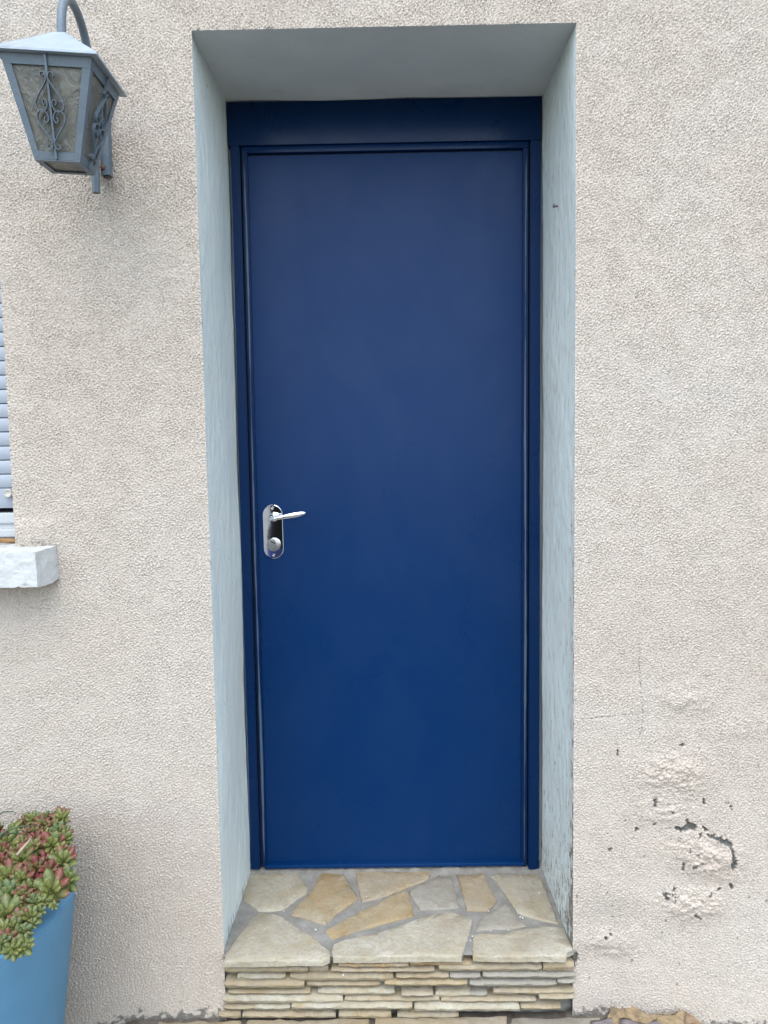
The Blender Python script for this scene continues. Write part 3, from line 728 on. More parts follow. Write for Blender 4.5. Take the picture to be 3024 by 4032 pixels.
for i, s in enumerate(seeds):
    P = [Vector(v) for v in ((-1.68, -.54), (1.68, -.54), (1.68, -.006), (-1.68, -.006))]
    for q in seeds:
        if q is not s and P: P = clip(P, s, q)
    if len(P) < 3: continue
    c = sum(P, Vector((0, 0)))/len(P)
    P = [p+(c-p).normalized()*.008 for p in P]
    slab('flagstone', [tuple(p) for p in P], float(fall(c.x))+R.uniform(-.002, .004), float(fall(c.x))-.02, ST[R.choice(['pale', 'beige', 'beige', 'ochre', 'grey'])], pav, 300+i, step_=.02, jit_=.003, rim=.006, drop=.004)

# ------------------------------------------------------------------ wall lantern
LQ = (-.67155, -.23865, 2.10733+ZS, .0598, .07665, .0462); AT, BB, HH, EE, EZ, AH = .08924, .0461, .18382, .10166, .00347, .0824
lant = thing('wall_lantern', 'small grey-blue painted iron lantern with scrollwork and frosted panes on the wall beside the door', 'lantern', (LQ[0], 0, LQ[2]))
cz, sz_ = math.cos(LQ[3]), math.sin(LQ[3]); cx_, sx_ = math.cos(LQ[4]), math.sin(LQ[4]); cy_, sy_ = math.cos(LQ[5]), math.sin(LQ[5])
RM = Matrix(((cz, -sz_, 0), (sz_, cz, 0), (0, 0, 1))) @ Matrix(((1, 0, 0), (0, cx_, -sx_), (0, sx_, cx_))) @ Matrix(((cy_, 0, sy_), (0, 1, 0), (-sy_, 0, cy_)))
LO = Vector(LQ[:3])
def lw(p): return RM @ Vector(p) + LO
def lbuild(mb, name, mat, parent=lant, smooth=False):
    mb.V = [tuple(lw(v)) for v in mb.V]; return mb.build(name, mat, parent, smooth)
def half(z): return AT+(BB-AT)*(-z/HH)          # half width of the tapering body at depth z
# roof
mb = MB(); n = 12
V = []; edge_ = []
rings = [(EE, EZ-.0045), (EE+.0006, EZ-.004), (EE+.0002, EZ), (EE*.5, EZ+(AH-EZ)*.50), (.012, AH-.008)]
for r_, z in rings:
    for s in range(4):
        for t in range(n):
            f = -1+2*t/n
            x, y = [(f, -1), (1, f), (-f, 1), (-1, -f)][s]
            jz = .0012*mno.noise(Vector((x*6, y*6, z*30)))
            V.append((x*r_, y*r_, z+jz))
k = 4*n
F = [(l*k+j, l*k+(j+1) % k, (l+1)*k+(j+1) % k, (l+1)*k+j) for l in range(4) for j in range(k)]
F += [tuple(range(4*k, 5*k)), tuple(reversed(range(k)))]
roof = sharp(lbuild(MB().add(V, F), 'roof', LROOF), 30)
ea = roof.data.attributes.new('edge', 'FLOAT', 'POINT')
for i, v in enumerate(V):
    e = 0
    if abs(abs(v[0])-abs(v[1])) < .004 and v[0] < 0: e = max(0, .5+1.2*mno.noise(Vector((v[0]*60, v[1]*60, 3))))
    if i >= 2*k and i < 3*k: e = max(e, .8*max(0, mno.noise(Vector((v[0]*50, v[1]*50, 8)))-.1))
    ea.data[i].value = min(1, e)
# frame: corner angles, head rail, foot rail
fm = MB()
def quadbar(P0, P1, wdt, side, nrm, th):         # flat strip along P0-P1, width along `side`, thickness along `nrm`
    P0, P1, sd_, nn = Vector(P0), Vector(P1), Vector(side), Vector(nrm).normalized()
    fm.hexa([P0, P0+sd_*wdt[0], P1+sd_*wdt[1], P1]+[p+nn*th for p in (P0, P0+sd_*wdt[0], P1+sd_*wdt[1], P1)])
faces4 = [((1,0,0),(0,-1,0)), ((0,1,0),(1,0,0)), ((-1,0,0),(0,1,0)), ((0,-1,0),(-1,0,0))]
z0, z1 = -.001, -HH
for su, nu in faces4:
    su, nu = Vector(su), Vector(nu)
    def fp(s, z, off=0): return su*(s*half(z))+nu*(half(z)+off)+Vector((0, 0, z))
    nrm = (su.cross(fp(0, z1)-fp(0, z0))).normalized(); nrm = nrm if nrm.dot(nu) > 0 else -nrm
    W0, W1 = .0165, .0125
    fm.hexa([fp(-1, z0), fp(-1, z0)+su*W0, fp(-1, z1)+su*W1, fp(-1, z1)]+[p-nrm*.002 for p in (fp(-1, z0), fp(-1, z0)+su*W0, fp(-1, z1)+su*W1, fp(-1, z1))])
    fm.hexa([fp(1, z0), fp(1, z0)-su*W0, fp(1, z1)-su*W1, fp(1, z1)]+[p-nrm*.002 for p in (fp(1, z0), fp(1, z0)-su*W0, fp(1, z1)-su*W1, fp(1, z1))])
    for za, zb_, o_ in ((z0, -.020, .0006), (-HH+.0145, z1, .0006)):
        ia, ib = 1-.3*W0/half(za), 1-.3*W1/half(zb_)
        Pq = [fp(-ia, za), fp(ia, za), fp(ib, zb_), fp(-ib, zb_)]
        fm.hexa([p+nrm*o_ for p in Pq]+[p-nrm*.0014 for p in Pq])
for s in range(4):                               # foot ring seen from below
    su, nu = Vector(faces4[s][0]), Vector(faces4[s][1])
    b = BB-.0002; wi = .0125
    Pq = [su*(-b)+nu*b, su*b+nu*b, su*(b-wi)+nu*(b-wi), su*(-(b-wi))+nu*(b-wi)]
    fm.hexa([p+Vector((0, 0, -HH-.0002)) for p in Pq]+[p+Vector((0, 0, -HH-.0022)) for p in Pq])
sharp(lbuild(fm, 'frame', LPAINT), 20)
# panes
for si, (su, nu) in enumerate(faces4):
    su, nu = Vector(su), Vector(nu)
    def fp(s, z): return su*(s*half(z))+nu*half(z)+Vector((0, 0, z))
    nrm = (su.cross(fp(0, z1)-fp(0, z0))).normalized(); nrm = nrm if nrm.dot(nu) > 0 else -nrm
    Pq = [fp(-.93, -.012), fp(.93, -.012), fp(.9, -HH+.006), fp(-.9, -HH+.006)]
    lbuild(MB().hexa([p-nrm*.0035 for p in Pq]+[p-nrm*.0060 for p in Pq]), 'pane', GLASS)
b = BB-.008
lbuild(MB().hexa([(-b, -b, -HH+.001), (b, -b, -HH+.001), (b, b, -HH+.001), (-b, b, -HH+.001), (-b, -b, -HH+.003), (b, -b, -HH+.003), (b, b, -HH+.003), (-b, b, -HH+.003)]), 'pane', GLASS)
# scroll ornaments, one a side: a bar and four curls of flat strap
U = .000224
def smoothpath(P, n=6):
    P = [Vector(p) for p in P]; out = []
    for i in range(len(P)-1):
        p0, p1, p2, p3 = P[max(0, i-1)], P[i], P[i+1], P[min(len(P)-1, i+2)]
        for k in range(n):
            t = k/n; out.append(.5*((2*p1)+(p2-p0)*t+(2*p0-5*p1+4*p2-p3)*t*t+(3*p1-p0-3*p2+p3)*t**3))
    return out+[P[-1]]
upper = [(46, 18), (58, 8), (56, -10), (40, -20), (20, -14), (9, 12), (10, 40), (42, 92), (98, 172), (122, 225), (112, 270), (76, 292), (40, 278), (22, 240), (28, 205), (48, 196), (60, 212), (54, 232), (46, 240)]
for si, (su, nu) in enumerate(faces4):
    su, nu = Vector(su), Vector(nu)
    c0 = nu*half(0); c1 = nu*half(-HH)+Vector((0, 0, -HH)); dn = (c1-c0).normalized(); nrm = su.cross(dn); nrm = nrm if nrm.dot(nu) > 0 else -nrm
    def loc(x, t, off): return c0+su*(x*U)+dn*(t*U)+nrm*off
    mb = MB()
    tt0, tt1 = 10, 838
    mb.hexa([loc(x, t, o_) for o_ in (.001, .0062) for x, t in ((-9, tt0), (9, tt0), (9, tt1), (-9, tt1))])
    orn = lbuild(mb, 'scroll_ornament', LPAINT)
    for sgn in (-1, 1):
        for mir in (0, 1):
            P = smoothpath(upper, 5); pts = [(sgn*p.x, (165+p.y) if not mir else (739-p.y)) for p in P]
            V = []; th = 6.5
            for i, (x, t) in enumerate(pts):
                x0_, t0_ = pts[max(0, i-1)]; x1_, t1_ = pts[min(len(pts)-1, i+1)]
                l = math.hypot(x1_-x0_, t1_-t0_)+1e-9; nx_, nt_ = -(t1_-t0_)/l*th/2, (x1_-x0_)/l*th/2
                V += [loc(x+nx_, t+nt_, .002), loc(x-nx_, t-nt_, .002), loc(x-nx_, t-nt_, .0095), loc(x+nx_, t+nt_, .0095)]
            F = [(i*4+j, i*4+(j+1) % 4, i*4+4+(j+1) % 4, i*4+4+j) for i in range(len(pts)-1) for j in range(4)]+[(0, 1, 2, 3), tuple(len(V)-4+j for j in range(4))]
            q = lbuild(MB().add(V, F), 'curl', LPAINT, orn); q.data.polygons.foreach_set('use_smooth', [False]*len(q.data.polygons))
# swan-neck arm: up the wall behind the lantern, over and down to the roof's peak
apex = lw((0, 0, AH-.014))
zf = lambda p, Y: at(p[0]/KZ, p[1]/KZ, Y)
yb = -.030
low = zf((787, 1575), yb); xb = low.x
zarc, hgt = 2.1715+ZS, .1262
pts = [Vector((xb, yb, z)) for z in np.linspace(low.z, zarc, 7)[:-1]]
for q in np.linspace(0, PI, 25)[:-1]:
    f = (1-math.cos(q))/2
    pts.append(Vector((xb+(apex.x-xb)*f, yb+(apex.y-yb)*f, zarc+hgt*max(0, math.sin(q))**.8)))
pts.append(Vector((apex.x, apex.y, zarc+.004))); pts.append(apex)
sharp(MB().tube(pts, .0092, 14).build('arm', LPAINT, lant), 50)
# wall plate: a folded strip with a rusty screw
p0, p1 = zf((815, 1080), -.022), zf((897, 1425), -.022)
pl = MB().bbox(p0.x-.002, p1.x, -.022, -.018, p1.z, p0.z+.12, .001).box(p1.x-.003, p1.x, -.018, .001, p1.z, p0.z+.12).box(p0.x-.002, p0.x+.001, -.018, .001, p1.z, p0.z+.12)
pl.box(xb-.004, xb+.004, yb, -.02, p0.z+.02, p0.z+.035)
pl.box(xb-.004, xb+.004, yb, -.02, p1.z+.03, p1.z+.045)
plate = sharp(pl.build('wall_plate', LPAINT, lant), 30)
c = zf((838, 1368), -.024)
MB().lathe([(.0055, 0), (.0055, -.002), (.0035, -.0035), (.0001, -.0035)], (c.x, -.022, c.z), 'y', 12).build('screw', RUST, plate, True)

# ------------------------------------------------------------------ screw left in the right jamb
c = Vector((OX, 0, 0)); d = ray(2195, 812); tt = (OX-.001-CX)/d.x; q = C0+d*tt
d2 = ray(2180, 811)
q2 = C0+d2*((q.y-.004-CY)/d2.y)
V = MB().tube([q, q.lerp(q2, .3), q.lerp(q2, .75)], [.0022, .0022, .0022], 10).tube([q.lerp(q2, .75), q.lerp(q2, .8), q2], [.0026, .0052, .0046], 12)
for k in range(5):
    f = .1+.13*k; V.tube([q.lerp(q2, f), q.lerp(q2, f+.03)], [.0031, .0029], 10)
o = V.build('screw', SCREW, None, True); tag(o, 'small rusty screw sticking out of the right grey-blue door jamb', 'screw')

# ------------------------------------------------------------------ flower pot and succulents
PX, PY, PR, PZ, PB = -.9918, -.3056, .2656, .3366+ZS, .205
pot = thing('flower_pot', 'tall tapered sky-blue planter with a rounded rim standing by the wall', 'flower pot', (PX, PY, 0))
prof = [(PB-.016, -.043), (PB-.004, -.037), (PB, .006)]
for k in range(1, 13):
    t = k/12; prof.append((PB+(PR-PB)*t, .006+(PZ-.018)*t))
prof += [(PR-.001, PZ-.006), (PR-.007, PZ-.001), (PR-.014, PZ), (PR-.040, PZ-.001), (PR-.046, PZ-.006), (PR-.050, PZ-.02), (PR-.058, PZ-.07)]
body = MB().lathe(prof, (PX, PY, 0), 'z', 72, False)
sharp(body.build('body', POT, pot), 32)
V = []; n = 40
for k in range(12):
    for j in range(n):
        r_ = (PR-.044)*k/11; q = 2*PI*j/n; x, y = PX+r_*math.cos(q), PY+r_*math.sin(q)
        V.append((x, y, PZ-.004+.004*mno.noise(Vector((x*30, y*30, 0)))))
obj('soil', V, [(k*n+j, k*n+(j+1) % n, (k+1)*n+(j+1) % n, (k+1)*n+j) for k in range(11) for j in range(n)], SOIL, pot, True)

def leafmat(name, base, mid, tip):
    m = Mat(name, rough=.42, spec=.4)
    sx = m.N('ShaderNodeSeparateXYZ'); m.L(m.co, sx.inputs[0])
    oi = m.N('ShaderNodeObjectInfo')
    a = m.N('ShaderNodeMath', operation='MULTIPLY_ADD'); a.inputs[1].default_value = .35; a.inputs[2].default_value = -.17; m.L(oi.outputs['Random'], a.inputs[0])
    s = m.N('ShaderNodeMath', operation='ADD'); m.L(sx.outputs['Y'], s.inputs[0]); m.L(a.outputs[0], s.inputs[1])
    nz_ = m.N('ShaderNodeMath', operation='MULTIPLY_ADD'); nz_.inputs[1].default_value = .3; m.L(m.noise(5, 3), nz_.inputs[0]); 
    m.L(s.outputs[0], nz_.inputs[2])
    m.color(m.ramp(nz_.outputs[0], [(.15, base), (.62, mid), (1.0, tip)]))
    m.b.inputs['Subsurface Weight'].default_value = .12; m.b.inputs['Subsurface Radius'].default_value = (.004, .006, .002); m.b.inputs['Subsurface Scale'].default_value = .5
    m.bump(m.noise(9, 3), .05, .15)
    return m.m
LM = {
 'green':  leafmat('leaf_green', (0.158, 0.166, 0.044), (0.102, 0.135, 0.038), (0.115, 0.124, 0.041)),
 'bluish': leafmat('leaf_bluish', (0.127, 0.149, 0.051), (0.087, 0.123, 0.045), (0.101, 0.124, 0.046)),
 'tipped': leafmat('leaf_red_tipped', (0.162, 0.170, 0.045), (0.121, 0.133, 0.038), (0.150, 0.045, 0.030)),
 'blush':  leafmat('leaf_blushed', (0.147, 0.140, 0.043), (0.125, 0.083, 0.036), (0.141, 0.041, 0.029)),
 'red':    leafmat('leaf_red', (0.137, 0.074, 0.033), (0.147, 0.039, 0.029), (0.144, 0.025, 0.026)),
}
def leafgeo(wd=.50, th=.12, cup=.10, n=5):       # unit leaf along +Y, thick and pointed
    V = []; F = []
    for i in range(n+1):
        t = i/n; w_ = wd*(.32+.68*math.sin(min(1, t*1.15)*PI*.62)**1.2)*(1-max(0, t-.72)**1.6*7.2)
        w_ = max(.02, w_) if i < n else .012
        zc2 = cup*(t*t)*1.4
        tt_ = th*(1-.55*t)*(1 if i < n else .2)
        V += [(-w_/2, t, zc2+.05*w_), (0, t, zc2+tt_*.35), (w_/2, t, zc2+.05*w_), (0, t, zc2-tt_*.65)]
    for i in range(n):
        F += [(i*4+j, i*4+(j+1) % 4, i*4+4+(j+1) % 4, i*4+4+j) for j in range(4)]
    F += [(3, 2, 1, 0), (n*4, n*4+1, n*4+2, n*4+3)]
    return V, F
LV, LF = leafgeo()
LMESH = {}
for k, mt in LM.items():
    me = bpy.data.meshes.new('leaf'); me.from_pydata(LV, [], LF); me.materials.append(mt)
    bm = bmesh.new(); bm.from_mesh(me); bmesh.ops.recalc_face_normals(bm, faces=bm.faces[:]); bm.to_mesh(me); bm.free()
    me.polygons.foreach_set('use_smooth', [True]*len(me.polygons)); LMESH[k] = me
plant = thing('succulent_plant', 'clump of rosette succulents with green and red-tipped leaves spilling over the blue planter', 'plant', (PX, PY, PZ-.03))
STEMM = Mat('plant_stem', (.16, .13, .07), .8).m
def zq(x, y): return (x/3.403, 3150+y/3.403)
NLEAF = 0
def rosette(pos, nrm, rad, kind, seed, nout=8, parts=True):
    global NLEAF
    R = random.Random(seed)
    nrm = Vector(nrm).normalized(); q = nrm.to_track_quat('Z', 'Y'); q = q @ Matrix.Rotation(R.uniform(0, 6.28), 3, 'Z').to_quaternion()
    Mq = q.to_matrix()
    mb = MB()
    L = []                                       # (azimuth, elevation, length, width factor, ring)
    for k in range(nout): L.append((k*2*PI/nout+R.uniform(-.15, .15), R.uniform(.02, .38), rad*R.uniform(.86, 1.08), 1, 0))
    n2_ = max(4, nout-2)
    for k in range(n2_): L.append(((k+.5)*2*PI/n2_+R.uniform(-.2, .2), R.uniform(.55, .8), rad*R.uniform(.6, .75), .95, 1))
    for k in range(4): L.append((k*PI/2+R.uniform(-.3, .3), R.uniform(.95, 1.2), rad*R.uniform(.36, .46), .9, 2))
    for k in range(3): L.append((k*2.1+.4, 1.4, rad*.26, .8, 3))
    inner = []
    root = None
    def lmat(az, el, ln, wf): return Matrix.Rotation(az, 3, 'Z') @ Matrix.Rotation(el, 3, 'X') @ Matrix.Diagonal((ln*wf, ln, ln))
    for (az, el, ln, wf, ring) in L:
        sep_ = parts and ring == 0
        if sep_: continue
        m3 = lmat(az, el, ln, wf)
        mb.add([m3 @ Vector(v)+Vector((0, 0, .03*rad*ring)) for v in LV], LF)
    mb.tube([(0, 0, .02*rad), (.05*rad, 0, -.5*rad), (.08*rad, .1*rad, -1.3*rad)], .085*rad, 6)
    innk = {'tipped': 'green', 'blush': 'tipped', 'red': 'blush'}.get(kind, kind)
    o = mb.build('rosette', STEMM, plant, True, local=True)
    # colour of inner leaves follows their length: one material per rosette, generated on the unit leaf length
    o.data.materials.clear(); o.data.materials.append(INNER[innk])
    o.location = Vector(pos)-wpos(plant); o.rotation_mode = 'QUATERNION'; o.rotation_quaternion = q
    if parts:
        for (az, el, ln, wf, ring) in L:
            if ring: continue
            l = bpy.data.objects.new('leaf', LMESH[kind if R.random() < .8 else innk]); COL.objects.link(l); l.parent = o
            l.matrix_local = lmat(az, el, ln, wf*R.uniform(.9, 1.15)).to_4x4(); NLEAF += 1
def innermat(name, a, b):
    m = Mat(name, rough=.42, spec=.4); v = m.mapped((1, 1, 1), True)
    m.color(m.mix(m.ramp(m.noise(60, 3, .5, v), [(.35, 0), (.65, 1)]), a, b)); m.b.inputs['Subsurface Weight'].default_value = .1; m.b.inputs['Subsurface Radius'].default_value = (.004, .006, .002); m.b.inputs['Subsurface Scale'].default_value = .5
    return m.m
INNER = {'green': innermat('inner_green', (0.168, 0.170, 0.050), (0.124, 0.149, 0.041)), 'bluish': innermat('inner_bluish', (0.144, 0.162, 0.056), (0.102, 0.136, 0.047)),
         'tipped': innermat('inner_tipped', (0.162, 0.162, 0.052), (0.136, 0.117, 0.040)), 'blush': innermat('inner_blush', (0.147, 0.073, 0.038), (0.136, 0.105, 0.040)), 'red': innermat('inner_red', (0.129, 0.033, 0.027), (0.131, 0.048, 0.031))}
# (x, y, radius) in the planter crop, kind
RO = [
 (825,255,105,'tipped'),(640,235,80,'bluish'),(440,275,85,'tipped'),(310,300,75,'red'),(230,345,60,'blush'),(565,330,85,'blush'),(700,345,75,'red'),(470,420,80,'blush'),(370,440,65,'red'),
 (185,400,75,'tipped'),(780,420,85,'bluish'),(880,440,80,'tipped'),(870,540,85,'green'),(110,600,130,'tipped'),(290,575,75,'blush'),(480,520,80,'red'),(450,650,115,'tipped'),(700,620,130,'tipped'),(820,660,75,'green'),(610,470,70,'green'),
 (30,700,90,'blush'),(290,810,125,'tipped'),(850,830,130,'tipped'),(480,920,100,'red'),(590,840,90,'red'),(660,960,95,'red'),(900,950,70,'red'),(760,790,80,'bluish'),
 (100,1050,155,'tipped'),(290,1080,115,'tipped'),(900,1090,120,'green'),(690,1230,170,'tipped'),(420,1190,85,'green'),(120,1270,115,'bluish'),(310,1290,90,'blush'),(590,1160,70,'blush'),
 (340,1380,80,'red'),(470,1390,85,'bluish'),(220,1420,85,'green'),(600,1370,75,'tipped'),(720,1420,50,'green'),
 (80,1560,160,'green'),(400,1580,100,'green'),(250,1620,105,'blush'),(180,1720,85,'green'),(60,1750,95,'green'),(440,1670,60,'bluish'),(300,1800,95,'bluish'),
 (320,1960,95,'green'),(100,1880,90,'blush'),(190,2000,95,'green'),(30,1940,85,'bluish'),(40,1430,90,'blush'),(10,850,90,'red'),(20,1200,80,'bluish'),(540,1500,60,'bluish'),(20,520,70,'tipped'),(90,480,60,'blush')]
RO += [(240,690,80,'blush'),(150,720,70,'red'),(330,640,70,'bluish')]
RO.sort(key=lambda r: -r[2])
for i, (x, y, r_, kind) in enumerate(RO):
    u, v = zq(x, y)
    # depth: back of the pot at the top of the clump, front rim at its foot
    t = min(1, max(0, (y-200)/1800)); Y = -.085-.46*t**.95
    p = at(u, v, Y)
    rr = math.hypot(p.x-PX, p.y-PY)
    px_m = (p-C0).length/2844
    nn = Vector((.35*(p.x-PX)/PR+R.uniform(-.35, .35)+.15, -.55+R.uniform(-.3, .2)-.15*t, .75+R.uniform(-.3, .25)))
    if y < 500: nn = Vector((.25+R.uniform(-.35, .35), -.7, .6))
    rosette(p, nn, r_/3.403*px_m*(1.42 if r_ > 84 else 1.2), kind, 500+i, 8 if r_ > 84 else 6, parts=i < 42)
# the half of the clump beyond the picture's edge
for i in range(90):
    a = R.uniform(0, 2*PI); rr = .225*math.sqrt(R.random()); p = Vector((PX+rr*math.cos(a), PY+rr*math.sin(a), PZ+.015+.075*(1-(rr/.235)**2)+R.uniform(-.012, .012)))
    if p.x > -.91+.12*(p.y-PY): continue
    rosette(p, (.8*math.cos(a), .8*math.sin(a)-.3, .9), R.uniform(.026, .044), R.choice(list(LM)), 900+i, 7, parts=False)
for i in range(36):
    x, y = R.uniform(-40, 620), R.uniform(300, 1450)
    if i < 14: x, y = R.uniform(500, 880), R.uniform(330, 850)
    u, v = zq(x, y); t = min(1, max(0, (y-200)/1800)); p = at(u, v, -.085-.46*t**.95+.018)
    rosette(p+Vector((0, 0, -.012)), (R.uniform(-.5, .6), R.uniform(-1, -.1), R.uniform(.3, 1)), R.uniform(.016, .027), R.choice(['blush', 'red', 'bluish', 'bluish', 'tipped']), 700+i, 6, parts=False)
mb = MB()
for i in range(40):
    x, y = R.uniform(50, 560), R.uniform(600, 1150); u, v = zq(x, y); t = min(1, max(0, (y-200)/1800)); p = at(u, v, -.095-.44*t)
    mb.tube([p+Vector((R.uniform(-.02, .02), .02, -.03)), p+Vector((R.uniform(-.01, .01), R.uniform(-.01, .02), -.075)), Vector((p.x+R.uniform(-.04, .04), min(p.y+.05, -.1), PZ-.05))], .0022, 6)
mb.build('stem', STEMM, plant, True)
tw = [zq(225, 740), zq(300, 650), zq(375, 565), zq(425, 490)]
MB().tube([at(*tw[0], -.29), at(*tw[1], -.28), at(*tw[2], -.265), at(*tw[3], -.25)], [.0034, .003, .0024, .0012], 8).build('stem', Mat('dry_stem', (.30, .24, .16), .85).m, plant, True)
m = Mat('blade_green', rough=.45); m.color(m.ramp(m.noise(40, 3), [(.3, (.025, .055, .022)), (.7, (.05, .095, .035))])); BLADE = m.m
blades = thing('grassy_plant', 'thin dark green arching blades among the succulents at the planter', 'plant', (PX, PY, PZ-.03))
for P, w0 in (([(-160, 760), (0, 480), (130, 400), (300, 355), (430, 345), (545, 352)], 30), ([(-150, 800), (0, 500), (100, 455), (220, 445), (330, 468), (400, 500)], 26), ([(-180, 420), (0, 190), (80, 158), (170, 156), (235, 178)], 18), ([(-130, 700), (0, 520), (60, 470), (140, 440)], 18), ([(110, 400), (140, 320), (185, 245)], 7)):
    P = smoothpath([(x, y) for x, y in P], 5); n_ = len(P); V = []
    for i, p in enumerate(P):
        t = i/(n_-1); Y = -.30+.05*t; q = at(*zq(p.x, p.y), Y); ww = w0/3.403/2844*1.6*(1-.85*t)/2+.0004
        d_ = P[min(i+1, n_-1)]-P[max(i-1, 0)]; nv = Vector((-d_.y, 0, -d_.x)).normalized()
        V += [q+Vector((nv.x, 0, nv.z))*ww*(-1), q+Vector((0, -.0014, .0004)), q+Vector((nv.x, 0, nv.z))*ww, q+Vector((0, .001, -.0006))]
    F = [(i*4+j, i*4+(j+1) % 4, i*4+4+(j+1) % 4, i*4+4+j) for i in range(n_-1) for j in range(4)]
    MB().add(V, F).build('leaf', BLADE, blades, True)

# ------------------------------------------------------------------ dead leaves at the foot of the wall
def deadleaf(name, outline, conv, y0, lean, mat, label, seed):
    """outline in crop pixels; the leaf stands on the ground leaning towards the wall, curled"""
    R = random.Random(seed)
    pts = [Vector(p) for p in outline]
    P = densify(pts, 22, 2.2, R); c = sum(P, Vector((0, 0)))/len(P); n_ = len(P)
    def w3(p, f):
        u, v = conv(p.x, p.y); Y = y0+lean*(p.y-c.y)/100
        return at(u, v, Y+.006*mno.noise(Vector((p.x*.012, p.y*.012, seed)))+.004*math.sin(p.x*.02+seed))
    V = []
    for th in (0, .0009):
        for f in (1, .66, .33):
            for p in P: q = w3(c.lerp(p, f), f); V.append((q.x, q.y+th+.004*(f-.5)*math.sin(p.x*.03), q.z))
        q = w3(c, 0); V.append((q.x, q.y+th, q.z))
    k = 3*n_+1; F = []
    for b_ in (0, 1):
        o_ = b_*k
        F += [(o_+l*n_+j, o_+l*n_+(j+1) % n_, o_+(l+1)*n_+(j+1) % n_, o_+(l+1)*n_+j) for l in range(2) for j in range(n_)]
        F += [(o_+2*n_+j, o_+2*n_+(j+1) % n_, o_+3*n_) for j in range(n_)]
    F += [(j, (j+1) % n_, k+(j+1) % n_, k+j) for j in range(n_)]
    o = MB().add(V, F).build(name, mat, None, True); return tag(o, label, 'dead leaf', 'dead leaves at the foot of the wall')
def leafm(name, a, b, c):
    m = Mat(name, rough=.75, spec=.2); base = m.ramp(m.noise(30, 5, .65, None, 1), [(.3, a), (.5, b), (.72, c)])
    base = m.mix(m.ramp(m.noise(80, 3), [(.62, 0), (.7, .6)]), base, (.06, .05, .03)); m.color(base); m.bump(m.noise(60, 4, .6, None, 1), .004, .8); return m.m
def cz2(x, y): return (2300+x/2.2914, 3880+y/2.2914)
DL1 = leafm('dead_leaf_olive', (0.086, 0.064, 0.048), (0.234, 0.173, 0.094), (0.310, 0.237, 0.150))
DL2 = leafm('dead_leaf_grey', (0.149, 0.126, 0.125), (0.219, 0.193, 0.190), (0.282, 0.258, 0.264))
DL3 = leafm('dead_leaf_brown', (0.112, 0.057, 0.028), (0.211, 0.134, 0.080), (0.267, 0.212, 0.137))
deadleaf('dead_leaf', [(210,290),(240,225),(262,165),(300,158),(340,190),(420,182),(500,225),(580,262),(650,268),(730,262),(720,400),(260,420)], cz2, -.035, -.03, DL1, 'curled olive-yellow dead leaf with a pointed tip, against the wall right of the doorstep', 1)
deadleaf('dead_leaf', [(650,300),(740,270),(830,245),(900,228),(925,245),(915,300),(905,420),(690,430)], cz2, -.045, -.03, DL1, 'smooth yellow dead leaf beside the brown one at the wall foot', 2)
deadleaf('dead_leaf', [(926,246),(985,275),(1030,310),(1065,345),(1120,430),(905,430),(918,320)], cz2, -.050, -.03, DL3, 'brown dead leaf with pale veins, rightmost of the fallen leaves', 3)
deadleaf('dead_leaf', [(60,330),(170,300),(235,280),(258,300),(265,420),(40,420)], cz2, -.085, -.08, DL2, 'grey-brown crumpled dead leaf nearest to the doorstep', 4)
deadleaf('dead_leaf', [(320,300),(360,285),(410,300),(450,330),(560,345),(640,310),(690,350),(700,430),(320,430)], cz2, -.095, -.08, DL2, 'grey-lilac crumpled dead leaf in front of the olive-yellow one', 5)
# white paint flakes fallen on the step and pavement
mb = MB()
WF = Mat('paint_flake', (.6, .61, .6), .7).m
for (x, y) in ((930,540),(950,548),(522,735),(692,655),(834,650),(670,492),(1060,550),(1210,560),(1085,345),(540,700)):
    p = atz(*Bq(x, y), ZS+.003); a = R.uniform(0, 6.28); s = R.uniform(.0012, .0032)
    P = [Vector((p.x+s*math.cos(a+t)*R.uniform(.6, 1.2), p.y+s*math.sin(a+t)*R.uniform(.6, 1.2), p.z)) for t in (0, 1.3, 2.6, 3.9, 5.2)]
    mb.add(P+[q+Vector((0, 0, .0012)) for q in P], [(0,1,2,3,4),(9,8,7,6,5)]+[(i, (i+1) % 5, 5+(i+1) % 5, 5+i) for i in range(5)])
for (x, y) in ((555,495),(400,640),(815,645),(1040,1015),(1405,368),(1230,375),(605,610)):
    p = atz(*A(x, y), ZS+.003); a = R.uniform(0, 6.28); s = R.uniform(.001, .0026)
    P = [Vector((p.x+s*math.cos(a+t), p.y+s*math.sin(a+t), p.z)) for t in (0, 1.3, 2.6, 3.9, 5.2)]
    mb.add(P+[q+Vector((0, 0, .0012)) for q in P], [(0,1,2,3,4),(9,8,7,6,5)]+[(i, (i+1) % 5, 5+(i+1) % 5, 5+i) for i in range(5)])
o = mb.build('paint_flakes', WF); tag(o, 'tiny white paint flakes scattered on the doorstep slabs', 'paint flakes', kind='stuff')

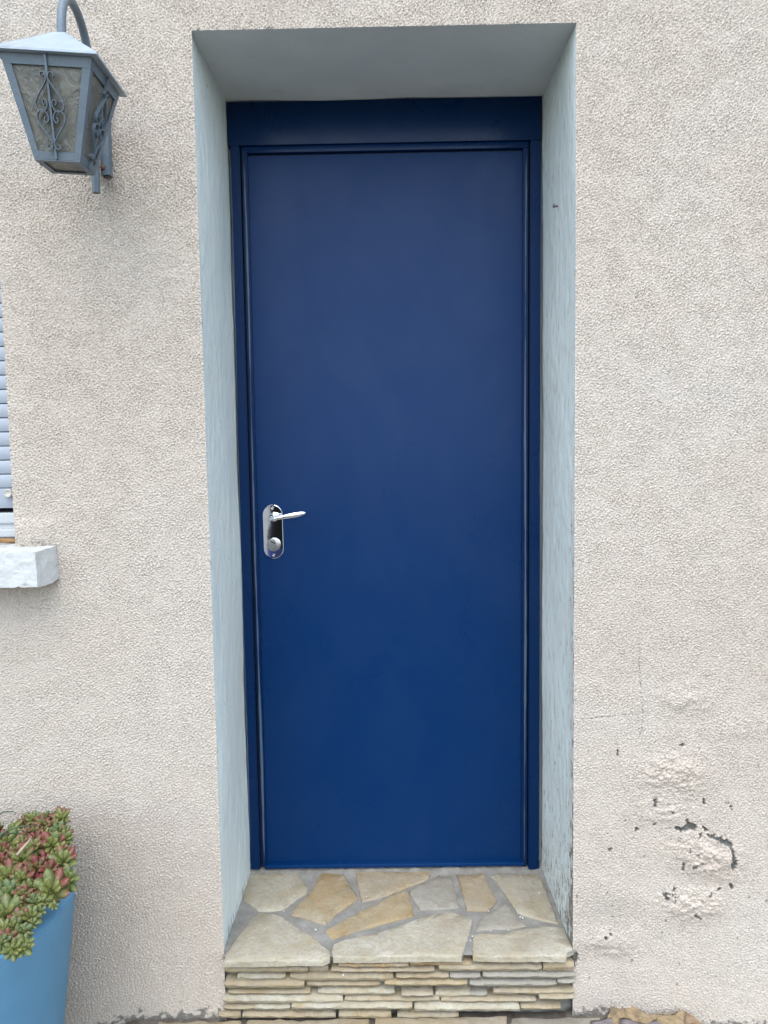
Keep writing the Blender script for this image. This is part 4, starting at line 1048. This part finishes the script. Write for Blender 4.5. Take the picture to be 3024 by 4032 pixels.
# ------------------------------------------------------------------ the photographer, mirrored in the door's handle plate
def person():
    J = dict(pel=(0,0,.93), wai=(0,-.01,1.08), che=(0,.0,1.28), nek=(0,.01,1.48), hed=(0,.03,1.56), top=(0,.03,1.70),
             hl=(-.10,0,.90), kl=(-.11,.03,.50), al=(-.12,0,.09), tl=(-.13,.14,.04), hr=(.10,0,.90), kr=(.11,.03,.50), ar=(.12,0,.09), tr=(.13,.14,.04),
             sl=(-.17,0,1.42), el=(-.24,.03,1.22), wl=(-.10,.24,1.30), pl=(-.03,.30,1.34), sr=(.17,0,1.42), er=(.28,.10,1.18), wr=(.42,.26,1.33), pr=(.47,.30,1.38))
    E_ = [('pel','wai'),('wai','che'),('che','nek'),('nek','hed'),('hed','top'),('pel','hl'),('hl','kl'),('kl','al'),('al','tl'),('pel','hr'),('hr','kr'),('kr','ar'),('ar','tr'),
          ('che','sl'),('sl','el'),('el','wl'),('wl','pl'),('che','sr'),('sr','er'),('er','wr'),('wr','pr')]
    rad = dict(pel=(.165,.115), wai=(.155,.11), che=(.17,.12), nek=(.06,.06), hed=(.075,.09), top=(.06,.075), hl=(.10,.10), hr=(.10,.10), kl=(.062,.062), kr=(.062,.062), al=(.045,.045), ar=(.045,.045), tl=(.04,.03), tr=(.04,.03),
               sl=(.07,.07), sr=(.07,.07), el=(.045,.045), er=(.045,.045), wl=(.03,.03), wr=(.03,.03), pl=(.035,.02), pr=(.035,.02))
    names = list(J); me = bpy.data.meshes.new('person'); me.from_pydata([J[k] for k in names], [(names.index(a), names.index(b)) for a, b in E_], [])
    o = bpy.data.objects.new('person', me); COL.objects.link(o)
    md = o.modifiers.new('skin', 'SKIN')
    for i, k in enumerate(names):
        sv = me.skin_vertices[0].data[i]; sv.radius = rad[k]; sv.use_root = k == 'pel'
    s = o.modifiers.new('sub', 'SUBSURF'); s.levels = 2; s.render_levels = 2
    dg = bpy.context.evaluated_depsgraph_get(); me2 = bpy.data.meshes.new_from_object(o.evaluated_get(dg)); o.modifiers.clear(); o.data = me2
    me2.materials.clear()
    m = Mat('black_cotton', (.008, .008, .009), .9, spec=.2); sk = Mat('skin', (.48, .30, .22), .5); jn = Mat('blue_denim', (.035, .06, .22), .85); sh_ = Mat('shoe', (.05, .05, .05), .6)
    for q in (sk, m, jn, sh_): me2.materials.append(q.m)
    for f in me2.polygons:
        c = f.center
        arm = abs(c.x) > .2 and c.z > .95
        f.material_index = 3 if c.z < .08 else 2 if c.z < .90 else 1 if (c.z < 1.47 and c.y < .16 and abs(c.x) < .3) else 0
        f.use_smooth = True
    return o
ph = person(); ph.location = (-.655, -2.24, 0)
tag(ph, 'person in a black T-shirt and blue jeans mirrored in the door handle plate', 'person')
V = MB()
bm = bmesh.new(); bmesh.ops.create_uvsphere(bm, u_segments=16, v_segments=10, radius=.1)
for v in bm.verts: v.co = Vector((v.co.x*.86, v.co.y*1.02-.005, v.co.z*.75+1.69))
V.bm(bm); V.V = [(v[0]-.655, v[1]-2.24, v[2]) for v in V.V]
V.build('hair', Mat('dark_hair', (.02, .015, .01), .6).m, ph, True)
